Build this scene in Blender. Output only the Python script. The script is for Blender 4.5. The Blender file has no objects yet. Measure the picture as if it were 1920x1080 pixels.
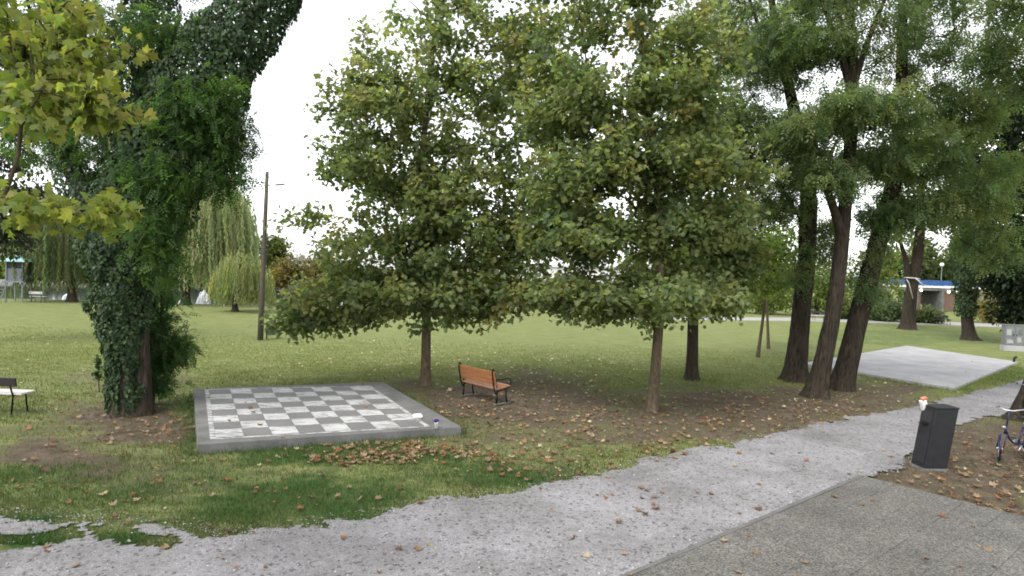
import bpy, math, random
import numpy as np
from mathutils import Vector, Matrix, Euler

# ------------------------------------------------------------------ camera, sky, sun, exposure
S = bpy.context.scene
COL = S.collection
F, HOR, ROLL, CH = 1200.0, 510.0, 1.8, 3.4          # focal length in photo pixels, horizon row, roll in degrees, camera height
PITCH = math.atan((540 - HOR) / F)
RM = Euler((math.pi / 2 - PITCH, 0, 0)).to_matrix() @ Matrix.Rotation(math.radians(ROLL), 3, 'Z')
cam_data = bpy.data.cameras.new('camera')
cam_data.sensor_width = 36.0
cam_data.lens = 36.0 * F / 1920.0
cam_data.clip_start, cam_data.clip_end = 0.1, 6000
cam = bpy.data.objects.new('camera', cam_data)
cam.matrix_world = Matrix.Translation((0, 0, CH)) @ RM.to_4x4()
COL.objects.link(cam)
S.camera = cam

SUN_EL, SUN_AZ = 55.0, -140.0                        # azimuth measured from +Y towards +X
W = bpy.data.worlds.new('World'); S.world = W; W.use_nodes = True
wn, wl = W.node_tree.nodes, W.node_tree.links
wn.clear()
w_sky = wn.new('ShaderNodeTexSky'); w_sky.sky_type = 'NISHITA'; w_sky.sun_disc = False
w_sky.sun_elevation = math.radians(SUN_EL); w_sky.sun_rotation = math.radians(SUN_AZ)
w_sky.air_density = 1.0; w_sky.dust_density = 1.2; w_sky.ozone_density = 1.0
w_hsv = wn.new('ShaderNodeHueSaturation'); w_hsv.inputs['Saturation'].default_value = 0.12
w_bg = wn.new('ShaderNodeBackground'); w_bg.inputs['Strength'].default_value = 0.15
w_out = wn.new('ShaderNodeOutputWorld')
wl.new(w_sky.outputs['Color'], w_hsv.inputs['Color']); wl.new(w_hsv.outputs['Color'], w_bg.inputs['Color'])
wl.new(w_bg.outputs['Background'], w_out.inputs['Surface'])

sun_d = bpy.data.lights.new('sun', 'SUN'); sun_d.energy = 1.0; sun_d.angle = math.radians(30); sun_d.color = (1.0, 0.96, 0.9)
sun = bpy.data.objects.new('sun', sun_d); COL.objects.link(sun)
az, el = math.radians(SUN_AZ), math.radians(SUN_EL)
to_sun = Vector((math.sin(az) * math.cos(el), math.cos(az) * math.cos(el), math.sin(el)))
sun.rotation_euler = to_sun.to_track_quat('Z', 'Y').to_euler(); sun.location = to_sun * 60

S.view_settings.view_transform = 'Standard'; S.view_settings.look = 'None'
S.view_settings.exposure = 1.5; S.view_settings.gamma = 1.0; S.view_settings.use_curve_mapping = False
S.cycles.use_denoising = True; S.cycles.filter_width = 1.8
S.cycles.max_bounces = 7; S.cycles.diffuse_bounces = 3; S.cycles.transmission_bounces = 4
S.cycles.glossy_bounces = 2; S.cycles.transparent_max_bounces = 4

# ------------------------------------------------------------------ helpers
rng = np.random.default_rng(11)
random.seed(5)
RN = np.array(RM)

def ray(px, py):
    return RN @ np.array([(px - 960) / F, (540 - py) / F, -1.0])
def U(px, py, z=0.0):                                # photo pixel -> point on the horizontal plane z
    d = ray(px, py); t = (z - CH) / d[2]
    return np.array([0, 0, CH]) + t * d
def A(px, py, Y):                                    # photo pixel -> point at world depth Y
    d = ray(px, py); return np.array([0, 0, CH]) + d * (Y / d[1])
def PX(p):                                           # world points (n,3) -> photo pixels
    q = (np.atleast_2d(p) - [0, 0, CH]) @ RN
    return np.stack([960 + F * q[:, 0] / -q[:, 2], 540 - F * q[:, 1] / -q[:, 2]], 1)

def vnoise(x, y, seed=0):
    xi, yi = np.floor(x).astype(np.int64), np.floor(y).astype(np.int64)
    xf, yf = x - xi, y - yi
    def h(a, b):
        n = (a * 374761393 + b * 668265263 + seed * 974634777) & 0x7fffffff
        n = (n ^ (n >> 13)) * 1274126177 & 0x7fffffff
        return ((n ^ (n >> 16)) & 0xffff) / 65535.0
    u, v = xf * xf * (3 - 2 * xf), yf * yf * (3 - 2 * yf)
    return (h(xi, yi) * (1 - u) + h(xi + 1, yi) * u) * (1 - v) + (h(xi, yi + 1) * (1 - u) + h(xi + 1, yi + 1) * u) * v
def fbm(x, y, seed=0, o=4):
    s, a, t = 0, .5, 0
    for i in range(o):
        s = s + a * vnoise(x, y, seed + i * 7); t += a; x, y, a = x * 2.03 + 5.1, y * 2.03 + 1.7, a * .5
    return s / t
def inpoly(x, y, poly):
    x, y = np.asarray(x), np.asarray(y); r = np.zeros(x.shape, bool); n = len(poly)
    for i in range(n):
        (x1, y1), (x2, y2) = poly[i - 1], poly[i]
        c = (y1 > y) != (y2 > y)
        r ^= c & (x < (x2 - x1) * (y - y1) / (y2 - y1 + 1e-12) + x1)
    return r
def polydist(x, y, poly):                             # signed distance, positive inside
    x, y = np.asarray(x, float), np.asarray(y, float); d = np.full(x.shape, 1e9)
    for i in range(len(poly)):
        a, b = np.array(poly[i - 1]), np.array(poly[i]); e = b - a
        t = np.clip(((x - a[0]) * e[0] + (y - a[1]) * e[1]) / (e @ e + 1e-12), 0, 1)
        d = np.minimum(d, np.hypot(x - a[0] - t * e[0], y - a[1] - t * e[1]))
    return np.where(inpoly(x, y, poly), d, -d)
def unit(v):
    v = np.asarray(v, float); return v / (np.linalg.norm(v, axis=-1, keepdims=True) + 1e-12)

def tag(o, label=None, cat=None, group=None, kind=None):
    if label: o['label'] = label
    if cat: o['category'] = cat
    if group: o['group'] = group
    if kind: o['kind'] = kind
    return o
def empty(name, loc, rz=0.0, label=None, cat=None, group=None):
    o = bpy.data.objects.new(name, None); o.empty_display_size = .3
    o.location = loc; o.rotation_euler = (0, 0, rz); COL.objects.link(o)
    return tag(o, label, cat, group)
def link(name, me, mat, parent=None, smooth=False):
    o = bpy.data.objects.new(name, me); COL.objects.link(o)
    if mat is not None and not me.materials: me.materials.append(mat)
    if parent is not None: o.parent = parent
    if smooth: me.polygons.foreach_set('use_smooth', np.ones(len(me.polygons), bool))
    return o
def copy_tree(o, parent=None):
    c = o.copy(); COL.objects.link(c); c.parent = parent
    for ch in list(o.children): copy_tree(ch, c)
    return c

def np_mesh(name, V, Fc, col=None):
    """V (n,3); Fc (m,k) with k = 3 or 4; col (n,3) optional per-vertex colour"""
    me = bpy.data.meshes.new(name); V = np.asarray(V, np.float32); Fc = np.asarray(Fc, np.int32)
    m, k = Fc.shape
    me.vertices.add(len(V)); me.vertices.foreach_set('co', V.ravel())
    me.loops.add(m * k); me.loops.foreach_set('vertex_index', Fc.ravel())
    me.polygons.add(m); me.polygons.foreach_set('loop_start', np.arange(0, m * k, k, dtype=np.int32))
    if col is not None:
        a = me.color_attributes.new('Col', 'FLOAT_COLOR', 'POINT')
        c = np.ones((len(V), 4), np.float32); c[:, :3] = col; a.data.foreach_set('color', c.ravel())
    me.update(calc_edges=True); return me

class MB:
    def __init__(s): s.v, s.f = [], []
    def add(s, V, Fc):
        o = len(s.v); s.v += [tuple(map(float, p)) for p in V]; s.f += [tuple(i + o for i in q) for q in Fc]; return s
    def box(s, c, d, R=None):
        c = Vector(c); P = []
        for z in (-.5, .5):
            for x, y in ((-.5, -.5), (.5, -.5), (.5, .5), (-.5, .5)):
                p = Vector((x * d[0], y * d[1], z * d[2]))
                P.append(c + (R @ p if R is not None else p))
        return s.add(P, [(3, 2, 1, 0), (4, 5, 6, 7), (0, 1, 5, 4), (1, 2, 6, 5), (2, 3, 7, 6), (3, 0, 4, 7)])
    def prism(s, poly, z0, z1):
        n = len(poly); P = [(p[0], p[1], z0) for p in poly] + [(p[0], p[1], z1) for p in poly]
        return s.add(P, [tuple(range(n - 1, -1, -1)), tuple(range(n, 2 * n))] + [(i, (i + 1) % n, n + (i + 1) % n, n + i) for i in range(n)])
    def tube(s, pts, rad, n=8, closed=False, cap=True):
        pts = [Vector(p) for p in pts]; m = len(pts)
        if not hasattr(rad, '__len__'): rad = [rad] * m
        V, Fc, nrm = [], [], None
        for i, p in enumerate(pts):
            if closed: t = pts[(i + 1) % m] - pts[i - 1]
            else: t = pts[min(i + 1, m - 1)] - pts[max(i - 1, 0)]
            t.normalize()
            if nrm is None:
                nrm = t.orthogonal().normalized()
            else:
                nrm = (nrm - t * nrm.dot(t)); nrm = nrm.normalized() if nrm.length > 1e-6 else t.orthogonal().normalized()
            b = t.cross(nrm)
            for k in range(n):
                a = 2 * math.pi * k / n; V.append(p + (nrm * math.cos(a) + b * math.sin(a)) * rad[i])
        for i in range(m if closed else m - 1):
            j = (i + 1) % m
            for k in range(n): Fc.append((i * n + k, i * n + (k + 1) % n, j * n + (k + 1) % n, j * n + k))
        if cap and not closed:
            Fc.append(tuple(range(n - 1, -1, -1))); Fc.append(tuple((m - 1) * n + k for k in range(n)))
        return s.add(V, Fc)
    def ring(s, c, R, r, ax=(0, 1, 0), n=28, k=6, a0=0, a1=2 * math.pi):
        ax = Vector(ax).normalized(); u = ax.orthogonal().normalized(); w = ax.cross(u); c = Vector(c)
        full = abs(a1 - a0 - 2 * math.pi) < 1e-6; m = n if full else n + 1
        P = [c + (u * math.cos(a0 + (a1 - a0) * i / n) + w * math.sin(a0 + (a1 - a0) * i / n)) * R for i in range(m)]
        return s.tube(P, r, k, closed=full)
    def lathe(s, prof, n=20, c=(0, 0, 0)):
        V, Fc = [], []
        for r, z in prof:
            for k in range(n): a = 2 * math.pi * k / n; V.append((c[0] + r * math.cos(a), c[1] + r * math.sin(a), c[2] + z))
        m = len(prof)
        for i in range(m - 1):
            for k in range(n): Fc.append((i * n + k, i * n + (k + 1) % n, (i + 1) * n + (k + 1) % n, (i + 1) * n + k))
        Fc.append(tuple(range(n - 1, -1, -1))); Fc.append(tuple((m - 1) * n + k for k in range(n)))
        return s.add(V, Fc)
    def build(s, name, mat, parent=None, smooth=False, bevel=0):
        me = bpy.data.meshes.new(name); me.from_pydata(s.v, [], s.f); me.update()
        o = link(name, me, mat, parent, smooth)
        if bevel:
            b = o.modifiers.new('bevel', 'BEVEL'); b.width = bevel; b.segments = 2; b.limit_method = 'ANGLE'
        return o

# ------------------------------------------------------------------ materials
def nodes(name):
    m = bpy.data.materials.new(name); m.use_nodes = True; t = m.node_tree
    b = t.nodes['Principled BSDF']; return m, t.nodes, t.links, b
def ramp(n, stops):
    r = n.new('ShaderNodeValToRGB'); e = r.color_ramp.elements
    e[0].position, e[0].color = stops[0][0], (*stops[0][1], 1)
    e[1].position, e[1].color = stops[-1][0], (*stops[-1][1], 1)
    for p, c in stops[1:-1]:
        q = e.new(p); q.color = (*c, 1)
    return r
def noise(n, l, scale, detail=4, rough=.55, vec=None, dist=0):
    t = n.new('ShaderNodeTexNoise'); t.inputs['Scale'].default_value = scale; t.inputs['Detail'].default_value = detail
    t.inputs['Roughness'].default_value = rough; t.inputs['Distortion'].default_value = dist
    if vec is not None: l.new(vec, t.inputs['Vector'])
    return t
def coord(n, l, scale=(1, 1, 1), kind='Object'):
    c = n.new('ShaderNodeTexCoord'); m = n.new('ShaderNodeMapping'); m.inputs['Scale'].default_value = scale
    l.new(c.outputs[kind], m.inputs['Vector']); return m.outputs['Vector']
def mix(n, l, a, b, fac, mode='MIX'):
    m = n.new('ShaderNodeMix'); m.data_type = 'RGBA'; m.blend_type = mode
    for s, v in ((6, a), (7, b)):
        if isinstance(v, tuple): m.inputs[s].default_value = (*v, 1)
        else: l.new(v, m.inputs[s])
    if isinstance(fac, (int, float)): m.inputs[0].default_value = fac
    else: l.new(fac, m.inputs[0])
    return m.outputs[2]
def bump(n, l, b, h, strength=.4, dist=.01):
    k = n.new('ShaderNodeBump'); k.inputs['Strength'].default_value = strength; k.inputs['Distance'].default_value = dist
    l.new(h, k.inputs['Height']); l.new(k.outputs['Normal'], b.inputs['Normal'])
def surf(name, c1, c2, scale=8, rough=.7, metal=0, bmp=.3, bdist=.006, fine=60, stretch=(1, 1, 1), spec=.4):
    m, n, l, b = nodes(name); v = coord(n, l, stretch)
    t = noise(n, l, scale, 5, .6, v); f = noise(n, l, fine, 3, .6, v)
    r = ramp(n, [(.3, c1), (.7, c2)]); l.new(t.outputs['Fac'], r.inputs['Fac'])
    r2 = ramp(n, [(.3, (.8, .8, .8)), (.7, (1.1, 1.1, 1.1))]); l.new(f.outputs['Fac'], r2.inputs['Fac'])
    l.new(mix(n, l, r.outputs['Color'], r2.outputs['Color'], 1.0, 'MULTIPLY'), b.inputs['Base Color'])
    b.inputs['Roughness'].default_value = rough; b.inputs['Metallic'].default_value = metal
    b.inputs['Specular IOR Level'].default_value = spec
    if bmp: bump(n, l, b, f.outputs['Fac'], bmp, bdist)
    return m
def leafmat(name, trans=.35, rough=.5, spec=.35, obj_palette=None):
    m, n, l, b = nodes(name)
    if obj_palette:
        oi = n.new('ShaderNodeObjectInfo'); r = ramp(n, obj_palette); r.color_ramp.interpolation = 'LINEAR'
        l.new(oi.outputs['Random'], r.inputs['Fac']); c = r.outputs['Color']
    else:
        a = n.new('ShaderNodeVertexColor'); a.layer_name = 'Col'; c = a.outputs['Color']
    t = noise(n, l, 9, 2, .5, coord(n, l))
    r2 = ramp(n, [(.3, (.82, .82, .82)), (.7, (1.12, 1.12, 1.08))]); l.new(t.outputs['Fac'], r2.inputs['Fac'])
    c = mix(n, l, c, r2.outputs['Color'], 1.0, 'MULTIPLY')
    l.new(c, b.inputs['Base Color']); b.inputs['Roughness'].default_value = rough; b.inputs['Specular IOR Level'].default_value = spec
    tr = n.new('ShaderNodeBsdfTranslucent'); l.new(mix(n, l, c, (2.2, 2.2, 1.35), 1.0, 'MULTIPLY'), tr.inputs['Color'])
    ms = n.new('ShaderNodeMixShader'); ms.inputs[0].default_value = trans
    l.new(b.outputs[0], ms.inputs[1]); l.new(tr.outputs[0], ms.inputs[2])
    l.new(ms.outputs[0], n['Material Output'].inputs['Surface']); return m
def barkmat(name, c1, c2, sx=7, sz=1.2, bd=.03):
    m, n, l, b = nodes(name); v = coord(n, l, (sx, sx, sz))
    t = noise(n, l, 2.2, 6, .65, v, .6); r = ramp(n, [(.32, c1), (.68, c2)]); l.new(t.outputs['Fac'], r.inputs['Fac'])
    g = noise(n, l, .7, 3, .5, coord(n, l)); r2 = ramp(n, [(.35, (.75, .78, .7)), (.7, (1.15, 1.1, 1.05))]); l.new(g.outputs['Fac'], r2.inputs['Fac'])
    l.new(mix(n, l, r.outputs['Color'], r2.outputs['Color'], 1.0, 'MULTIPLY'), b.inputs['Base Color'])
    b.inputs['Roughness'].default_value = .9; b.inputs['Specular IOR Level'].default_value = .15
    bump(n, l, b, t.outputs['Fac'], .9, bd); return m

M = {}
M['leaf'] = leafmat('leaf_blade', .52, .5, .3)
M['ivy'] = leafmat('ivy_leaf', .25, .55, .25)
M['litter'] = leafmat('dry_leaf', .12, .75, .2)
M['grass'] = leafmat('grass_blade', .28, .6, .25)
M['bark_plane'] = barkmat('plane_bark', (.055, .04, .028), (.16, .125, .09), 8, 3, .012)
M['bark_robinia'] = barkmat('furrowed_bark', (.012, .0095, .008), (.075, .06, .047), 9, 1.1, .04)
M['bark_dark'] = barkmat('dark_bark', (.018, .015, .012), (.07, .058, .045), 8, 1.4, .03)
M['twig'] = barkmat('twig_bark', (.03, .024, .018), (.09, .07, .05), 5, 2, .01)
M['concrete'] = surf('grey_concrete', (.085, .085, .082), (.18, .177, .172), 1.6, .9, bmp=.35, fine=45)
M['concrete_pale'] = surf('pale_concrete', (.28, .278, .282), (.4, .395, .398), .9, .9, bmp=.2, fine=35)
M['kerb'] = surf('grey_kerb', (.1, .098, .094), (.15, .147, .142), 4, .9, bmp=.4, fine=50)
M['black_metal'] = surf('black_iron', (.012, .012, .013), (.022, .021, .022), 20, .45, .6, .15)
M['wood_orange'] = surf('orange_varnished_wood', (.25, .1, .042), (.38, .165, .07), 3, .45, 0, .2, .003, 40, (1, 9, 9), .45)
M['wood_dark'] = surf('dark_stained_wood', (.018, .013, .015), (.035, .026, .028), 4, .6, 0, .2, .003, 40, (1, 8, 8))
M['wood_pale'] = surf('weathered_pale_wood', (.5, .47, .45), (.66, .63, .62), 4, .7, 0, .2, .003, 40, (1, 8, 8))
M['anthracite'] = surf('anthracite_powder_coat', (.015, .015, .018), (.025, .025, .029), 6, .5, .2, .08, .001, 200)
M['silver'] = surf('silver_metal', (.45, .45, .46), (.6, .6, .61), 15, .3, .9, .05)
M['rubber'] = surf('black_rubber', (.015, .015, .016), (.028, .028, .03), 30, .75, 0, .1)
M['bike_blue'] = surf('navy_bike_paint', (.015, .014, .045), (.025, .022, .07), 12, .3, .2, 0)
M['white_paint'] = surf('white_paint', (.62, .62, .61), (.78, .78, .77), 8, .6, 0, .1)
M['foam'] = surf('white_foam_plastic', (.78, .78, .76), (.85, .85, .84), 8, .55, 0, .1)
M['spray'] = surf('white_water_spray', (.8, .82, .84), (.9, .92, .94), 8, .5, 0, 0)
M['pole_wood'] = barkmat('grey_pole_wood', (.06, .052, .045), (.13, .115, .1), 12, .6, .006)
M['blue'] = surf('blue_railing_panel', (.015, .06, .2), (.025, .09, .28), 1, .5, 0, .05)
M['red_brick'] = surf('brown_red_pier', (.12, .075, .06), (.17, .11, .085), 2, .9, 0, .2)
M['roof_teal'] = surf('pale_teal_roof_sheet', (.2, .36, .36), (.3, .46, .46), 2, .5, 0, .1)
M['tower'] = surf('grey_blue_board', (.1, .12, .135), (.15, .17, .19), 3, .7, 0, .2)
M['grey_metal'] = surf('grey_galvanised_metal', (.14, .15, .15), (.22, .23, .23), 6, .55, .3, .1)
M['wall_pale'] = surf('pale_render', (.6, .58, .58), (.72, .7, .69), 1, .9, 0, .1)
M['purple'] = surf('purple_petal', (.05, .02, .16), (.1, .04, .26), 30, .6, 0, 0)

def emit(name, c, s):
    m, n, l, b = nodes(name); b.inputs['Base Color'].default_value = (*c, 1)
    b.inputs['Emission Color'].default_value = (*c, 1); b.inputs['Emission Strength'].default_value = s; return m
M['lamp'] = emit('lit_bulkhead_lamp', (1, .93, .75), 3)

def m_ground():
    m, n, l, b = nodes('lawn_and_bare_soil'); v = coord(n, l)
    a = n.new('ShaderNodeVertexColor'); a.layer_name = 'Col'
    sp = n.new('ShaderNodeSeparateColor'); l.new(a.outputs['Color'], sp.inputs[0])
    big, mid, fin = noise(n, l, .35, 4, .6, v), noise(n, l, 2.6, 5, .65, v), noise(n, l, 30, 4, .7, v)
    str_ = noise(n, l, 1.6, 5, .7, coord(n, l, (.5, 2.2, 1)))
    g1 = ramp(n, [(.3, (.105, .14, .042)), (.5, (.16, .185, .066)), (.72, (.25, .245, .115))]); l.new(str_.outputs['Fac'], g1.inputs['Fac'])
    g2 = ramp(n, [(.3, (.028, .062, .017)), (.7, (.055, .1, .026))]); l.new(mid.outputs['Fac'], g2.inputs['Fac'])
    d1 = ramp(n, [(.25, (.06, .048, .033)), (.5, (.1, .079, .056)), (.78, (.165, .135, .1))]); l.new(mid.outputs['Fac'], d1.inputs['Fac'])
    fr = ramp(n, [(.3, (.5, .5, .5)), (.7, (1.4, 1.4, 1.4))]); l.new(fin.outputs['Fac'], fr.inputs['Fac'])
    def soft(val, nz, lo, hi, amt):
        ad = n.new('ShaderNodeMath'); ad.operation = 'MULTIPLY_ADD'; l.new(nz, ad.inputs[0]); ad.inputs[1].default_value = amt; l.new(val, ad.inputs[2])
        mr = n.new('ShaderNodeMapRange'); mr.inputs[1].default_value = lo + amt / 2; mr.inputs[2].default_value = hi + amt / 2; l.new(ad.outputs[0], mr.inputs[0]); mr.clamp = True
        return mr.outputs[0]
    c = mix(n, l, g1.outputs['Color'], g2.outputs['Color'], soft(sp.outputs[1], mid.outputs['Fac'], .3, .7, .8))
    c = mix(n, l, c, d1.outputs['Color'], soft(sp.outputs[0], mid.outputs['Fac'], .25, .75, 1.1))
    c = mix(n, l, c, fr.outputs['Color'], .75, 'MULTIPLY')
    l.new(c, b.inputs['Base Color']); b.inputs['Roughness'].default_value = .95; b.inputs['Specular IOR Level'].default_value = .1
    bump(n, l, b, fin.outputs['Fac'], .8, .03); return m
def m_gravel():
    m, n, l, b = nodes('pale_gravel'); v = coord(n, l)
    vo = n.new('ShaderNodeTexVoronoi'); vo.inputs['Scale'].default_value = 95; l.new(v, vo.inputs['Vector'])
    vb = n.new('ShaderNodeTexVoronoi'); vb.inputs['Scale'].default_value = 26; l.new(v, vb.inputs['Vector'])
    big, mid = noise(n, l, .6, 4, .6, v), noise(n, l, 6, 5, .7, v)
    sp = n.new('ShaderNodeSeparateColor'); l.new(vo.outputs['Color'], sp.inputs[0])
    r = ramp(n, [(0, (.15, .148, .15)), (.25, (.205, .202, .207)), (.7, (.25, .247, .256)), (1, (.32, .316, .326))]); l.new(sp.outputs[0], r.inputs['Fac'])
    sp2 = n.new('ShaderNodeSeparateColor'); l.new(vb.outputs['Color'], sp2.inputs[0])
    k = ramp(n, [(0, (.45, .43, .42)), (.1, (.8, .8, .8)), (.2, (1, 1, 1)), (1, (1.1, 1.1, 1.1))]); l.new(sp2.outputs[1], k.inputs['Fac'])
    k2 = ramp(n, [(.34, (.72, .705, .69)), (.62, (1.1, 1.1, 1.11))]); l.new(big.outputs['Fac'], k2.inputs['Fac'])
    k3 = ramp(n, [(.3, (.78, .76, .73)), (.65, (1.05, 1.05, 1.05))]); l.new(mid.outputs['Fac'], k3.inputs['Fac'])
    c = mix(n, l, r.outputs['Color'], k.outputs['Color'], 1.0, 'MULTIPLY'); c = mix(n, l, c, k2.outputs['Color'], 1.0, 'MULTIPLY'); c = mix(n, l, c, k3.outputs['Color'], .8, 'MULTIPLY')
    l.new(c, b.inputs['Base Color']); b.inputs['Roughness'].default_value = .95; b.inputs['Specular IOR Level'].default_value = .15
    bump(n, l, b, vo.outputs['Distance'], .5, .006); return m
def m_aggregate():
    m, n, l, b = nodes('exposed_aggregate'); v = coord(n, l, (1, 1, 1), 'Object')
    g = n.new('ShaderNodeNewGeometry'); oi = n.new('ShaderNodeObjectInfo')
    vo = n.new('ShaderNodeTexVoronoi'); vo.inputs['Scale'].default_value = 60; l.new(g.outputs['Position'], vo.inputs['Vector'])
    sp = n.new('ShaderNodeSeparateColor'); l.new(vo.outputs['Color'], sp.inputs[0])
    r = ramp(n, [(0, (.06, .058, .055)), (.5, (.112, .108, .101)), (1, (.2, .193, .182))]); l.new(sp.outputs[0], r.inputs['Fac'])
    big = noise(n, l, .9, 4, .6, g.outputs['Position']); k = ramp(n, [(.3, (.78, .77, .74)), (.7, (1.15, 1.14, 1.12))]); l.new(big.outputs['Fac'], k.inputs['Fac'])
    k2 = ramp(n, [(0, (.93, .93, .92)), (1, (1.06, 1.06, 1.05))]); l.new(oi.outputs['Random'], k2.inputs['Fac'])
    c = mix(n, l, r.outputs['Color'], k.outputs['Color'], 1.0, 'MULTIPLY'); c = mix(n, l, c, k2.outputs['Color'], 1.0, 'MULTIPLY')
    l.new(c, b.inputs['Base Color']); b.inputs['Roughness'].default_value = .85; b.inputs['Specular IOR Level'].default_value = .25
    bump(n, l, b, vo.outputs['Distance'], .5, .006); return m
def m_tile(name, base1, base2, worn, lo, hi):
    m, n, l, b = nodes(name); g = n.new('ShaderNodeNewGeometry')
    mp = n.new('ShaderNodeMapping'); mp.inputs['Scale'].default_value = (1.2, 3.2, 1); mp.inputs['Rotation'].default_value = (0, 0, -.3); l.new(g.outputs['Position'], mp.inputs['Vector'])
    w = noise(n, l, 3.2, 7, .72, mp.outputs['Vector'], .5); f = noise(n, l, 40, 3, .6, g.outputs['Position']); q = noise(n, l, 1.4, 3, .6, g.outputs['Position'])
    r = ramp(n, [(.3, base1), (.7, base2)]); l.new(q.outputs['Fac'], r.inputs['Fac'])
    k = ramp(n, [(lo, (0, 0, 0)), (hi, (1, 1, 1))]); l.new(w.outputs['Fac'], k.inputs['Fac'])
    c = mix(n, l, r.outputs['Color'], worn, k.outputs['Color'])
    fr = ramp(n, [(.3, (.85, .85, .85)), (.7, (1.1, 1.1, 1.1))]); l.new(f.outputs['Fac'], fr.inputs['Fac'])
    l.new(mix(n, l, c, fr.outputs['Color'], 1.0, 'MULTIPLY'), b.inputs['Base Color']); b.inputs['Roughness'].default_value = .8
    bump(n, l, b, f.outputs['Fac'], .3, .004); return m
def m_water():
    m, n, l, b = nodes('pond_water'); v = coord(n, l, (.6, 2.5, 1)); t = noise(n, l, 1.5, 4, .6, v)
    b.inputs['Base Color'].default_value = (.03, .045, .035, 1); b.inputs['Roughness'].default_value = .08
    b.inputs['Specular IOR Level'].default_value = .6; bump(n, l, b, t.outputs['Fac'], .02, .02); return m
def m_path():
    return surf('pale_footpath', (.26, .25, .235), (.35, .34, .325), .8, .95, 0, .2)
M['ground'], M['gravel'], M['aggregate'], M['water'], M['path'] = m_ground(), m_gravel(), m_aggregate(), m_water(), m_path()
M['tile_white'] = m_tile('worn_white_square', (.4, .4, .393), (.52, .52, .51), (.2, .198, .194), .46, .6)
M['tile_grey'] = m_tile('grey_square', (.125, .123, .12), (.165, .162, .158), (.2, .197, .193), .56, .72)
M['line_white'] = m_tile('worn_white_line', (.42, .42, .41), (.54, .54, .53), (.19, .188, .184), .44, .54)

# ------------------------------------------------------------------ the ground and its patches
def blobs(P, lst):
    q = PX(P); r = np.zeros(len(q)); k = np.clip(13 / np.maximum(P[:, 1], 3), .3, 2.5)
    q[:, 0] += (fbm(P[:, 0] * .7, P[:, 1] * .7, 71) - .5) * 260 * k; q[:, 1] += (fbm(P[:, 0] * .8, P[:, 1] * .8, 73) - .5) * 75 * k
    q[:, 1] += (fbm(P[:, 0] * 3, P[:, 1] * 3, 75) - .5) * 22 * k
    mod = .75 + .5 * (fbm(P[:, 0] * 1.3, P[:, 1] * 1.3, 77) - .2)
    for cx, cy, rx, ry, a in lst:
        d = ((q[:, 0] - cx) / rx) ** 2 + ((q[:, 1] - cy) / ry) ** 2
        r = np.maximum(r, a * np.clip(1.25 - .7 * d, 0, 1) * mod)
    return r
DIRT = [(960, 745, 190, 45, 1), (1150, 790, 260, 48, .82), (1000, 812, 190, 40, .65), (1330, 785, 200, 42, .8), (1450, 760, 260, 40, .95), (1650, 742, 130, 30, .85),
        (1280, 740, 150, 25, .6), (110, 857, 150, 26, 1), (240, 790, 170, 36, 1), (230, 715, 130, 28, .6), (340, 915, 130, 25, .45),
        (90, 800, 120, 25, .5), (1830, 880, 210, 95, 1.2), (1780, 935, 190, 46, 1.2), (1680, 890, 130, 50, 1.2), (230, 880, 200, 40, .55), (420, 840, 60, 30, .4), (780, 722, 70, 20, .8), (480, 880, 150, 20, .4), (1000, 862, 220, 28, .42), (60, 930, 90, 22, .35)]
LUSH = [(570, 935, 180, 45, .75), (790, 868, 75, 20, .7), (150, 905, 230, 45, .6), (900, 900, 160, 30, .65), (60, 1015, 120, 25, 1), (260, 1005, 90, 18, .95),
        (1860, 705, 80, 20, .9), (640, 850, 210, 16, .7), (1180, 712, 280, 22, .45), (1080, 880, 110, 26, .65), (350, 620, 500, 40, .25), (1700, 630, 260, 20, .5), (430, 905, 160, 30, .5)]
ISLANDS = [[(-200, 1010), (0, 1000), (60, 1003), (140, 984), (155, 1008), (100, 1022), (0, 1038), (-200, 1060)],
           [(165, 990), (232, 983), (330, 1012), (306, 1026), (190, 1008)], [(330, 985), (470, 975), (480, 1000), (395, 1012)]]
def gxy(lst, z=0): return [tuple(U(x, y, z)[:2]) for x, y in lst]
K0 = U(1612, 893)[:2]; K1 = U(1170, 1080)[:2]
E1 = (K1 - K0) / np.linalg.norm(K1 - K0); E2 = np.array([-E1[1], E1[0]])
if E2[0] < 0: E2 = -E2
UP = [(-900, 935), (-300, 955), (0, 963), (150, 972), (300, 985), (400, 1000), (480, 1001), (640, 976), (760, 956), (950, 920), (1120, 890), (1280, 850), (1440, 815), (1560, 790), (1640, 775), (1740, 755), (1830, 735), (1920, 712), (2300, 640)]
LOW = [(2300, 690), (1920, 762), (1870, 774), (1790, 796), (1740, 838), (1700, 864)]
PATH = gxy(UP) + gxy(LOW) + [tuple(K0), tuple(K0 + E1 * 11), (-9, 1.5), (-16, 4)]
ISLW = [gxy(p) for p in ISLANDS]
PAVE = [tuple(K0), tuple(K0 + E1 * 9), tuple(K0 + E1 * 9 + E2 * 7.5), tuple(K0 + E2 * 7.5)]
PLZ = .17
PLAT = gxy([(370, 833), (865, 800), (718, 716), (363, 729)], PLZ)
PLAY = [np.array(U(x, y, PLZ)) for x, y in [(394, 824), (807, 800), (694, 723), (384, 730)]]
PADZ = .08
PAD = gxy([(1790, 727), (1908, 678), (1700, 648), (1500, 681)], PADZ)
POND = gxy([(-700, 552), (0, 565), (160, 567), (330, 574), (560, 579), (800, 586), (1010, 583), (1010, 551), (560, 541), (150, 533), (-700, 512)], -.25)

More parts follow.
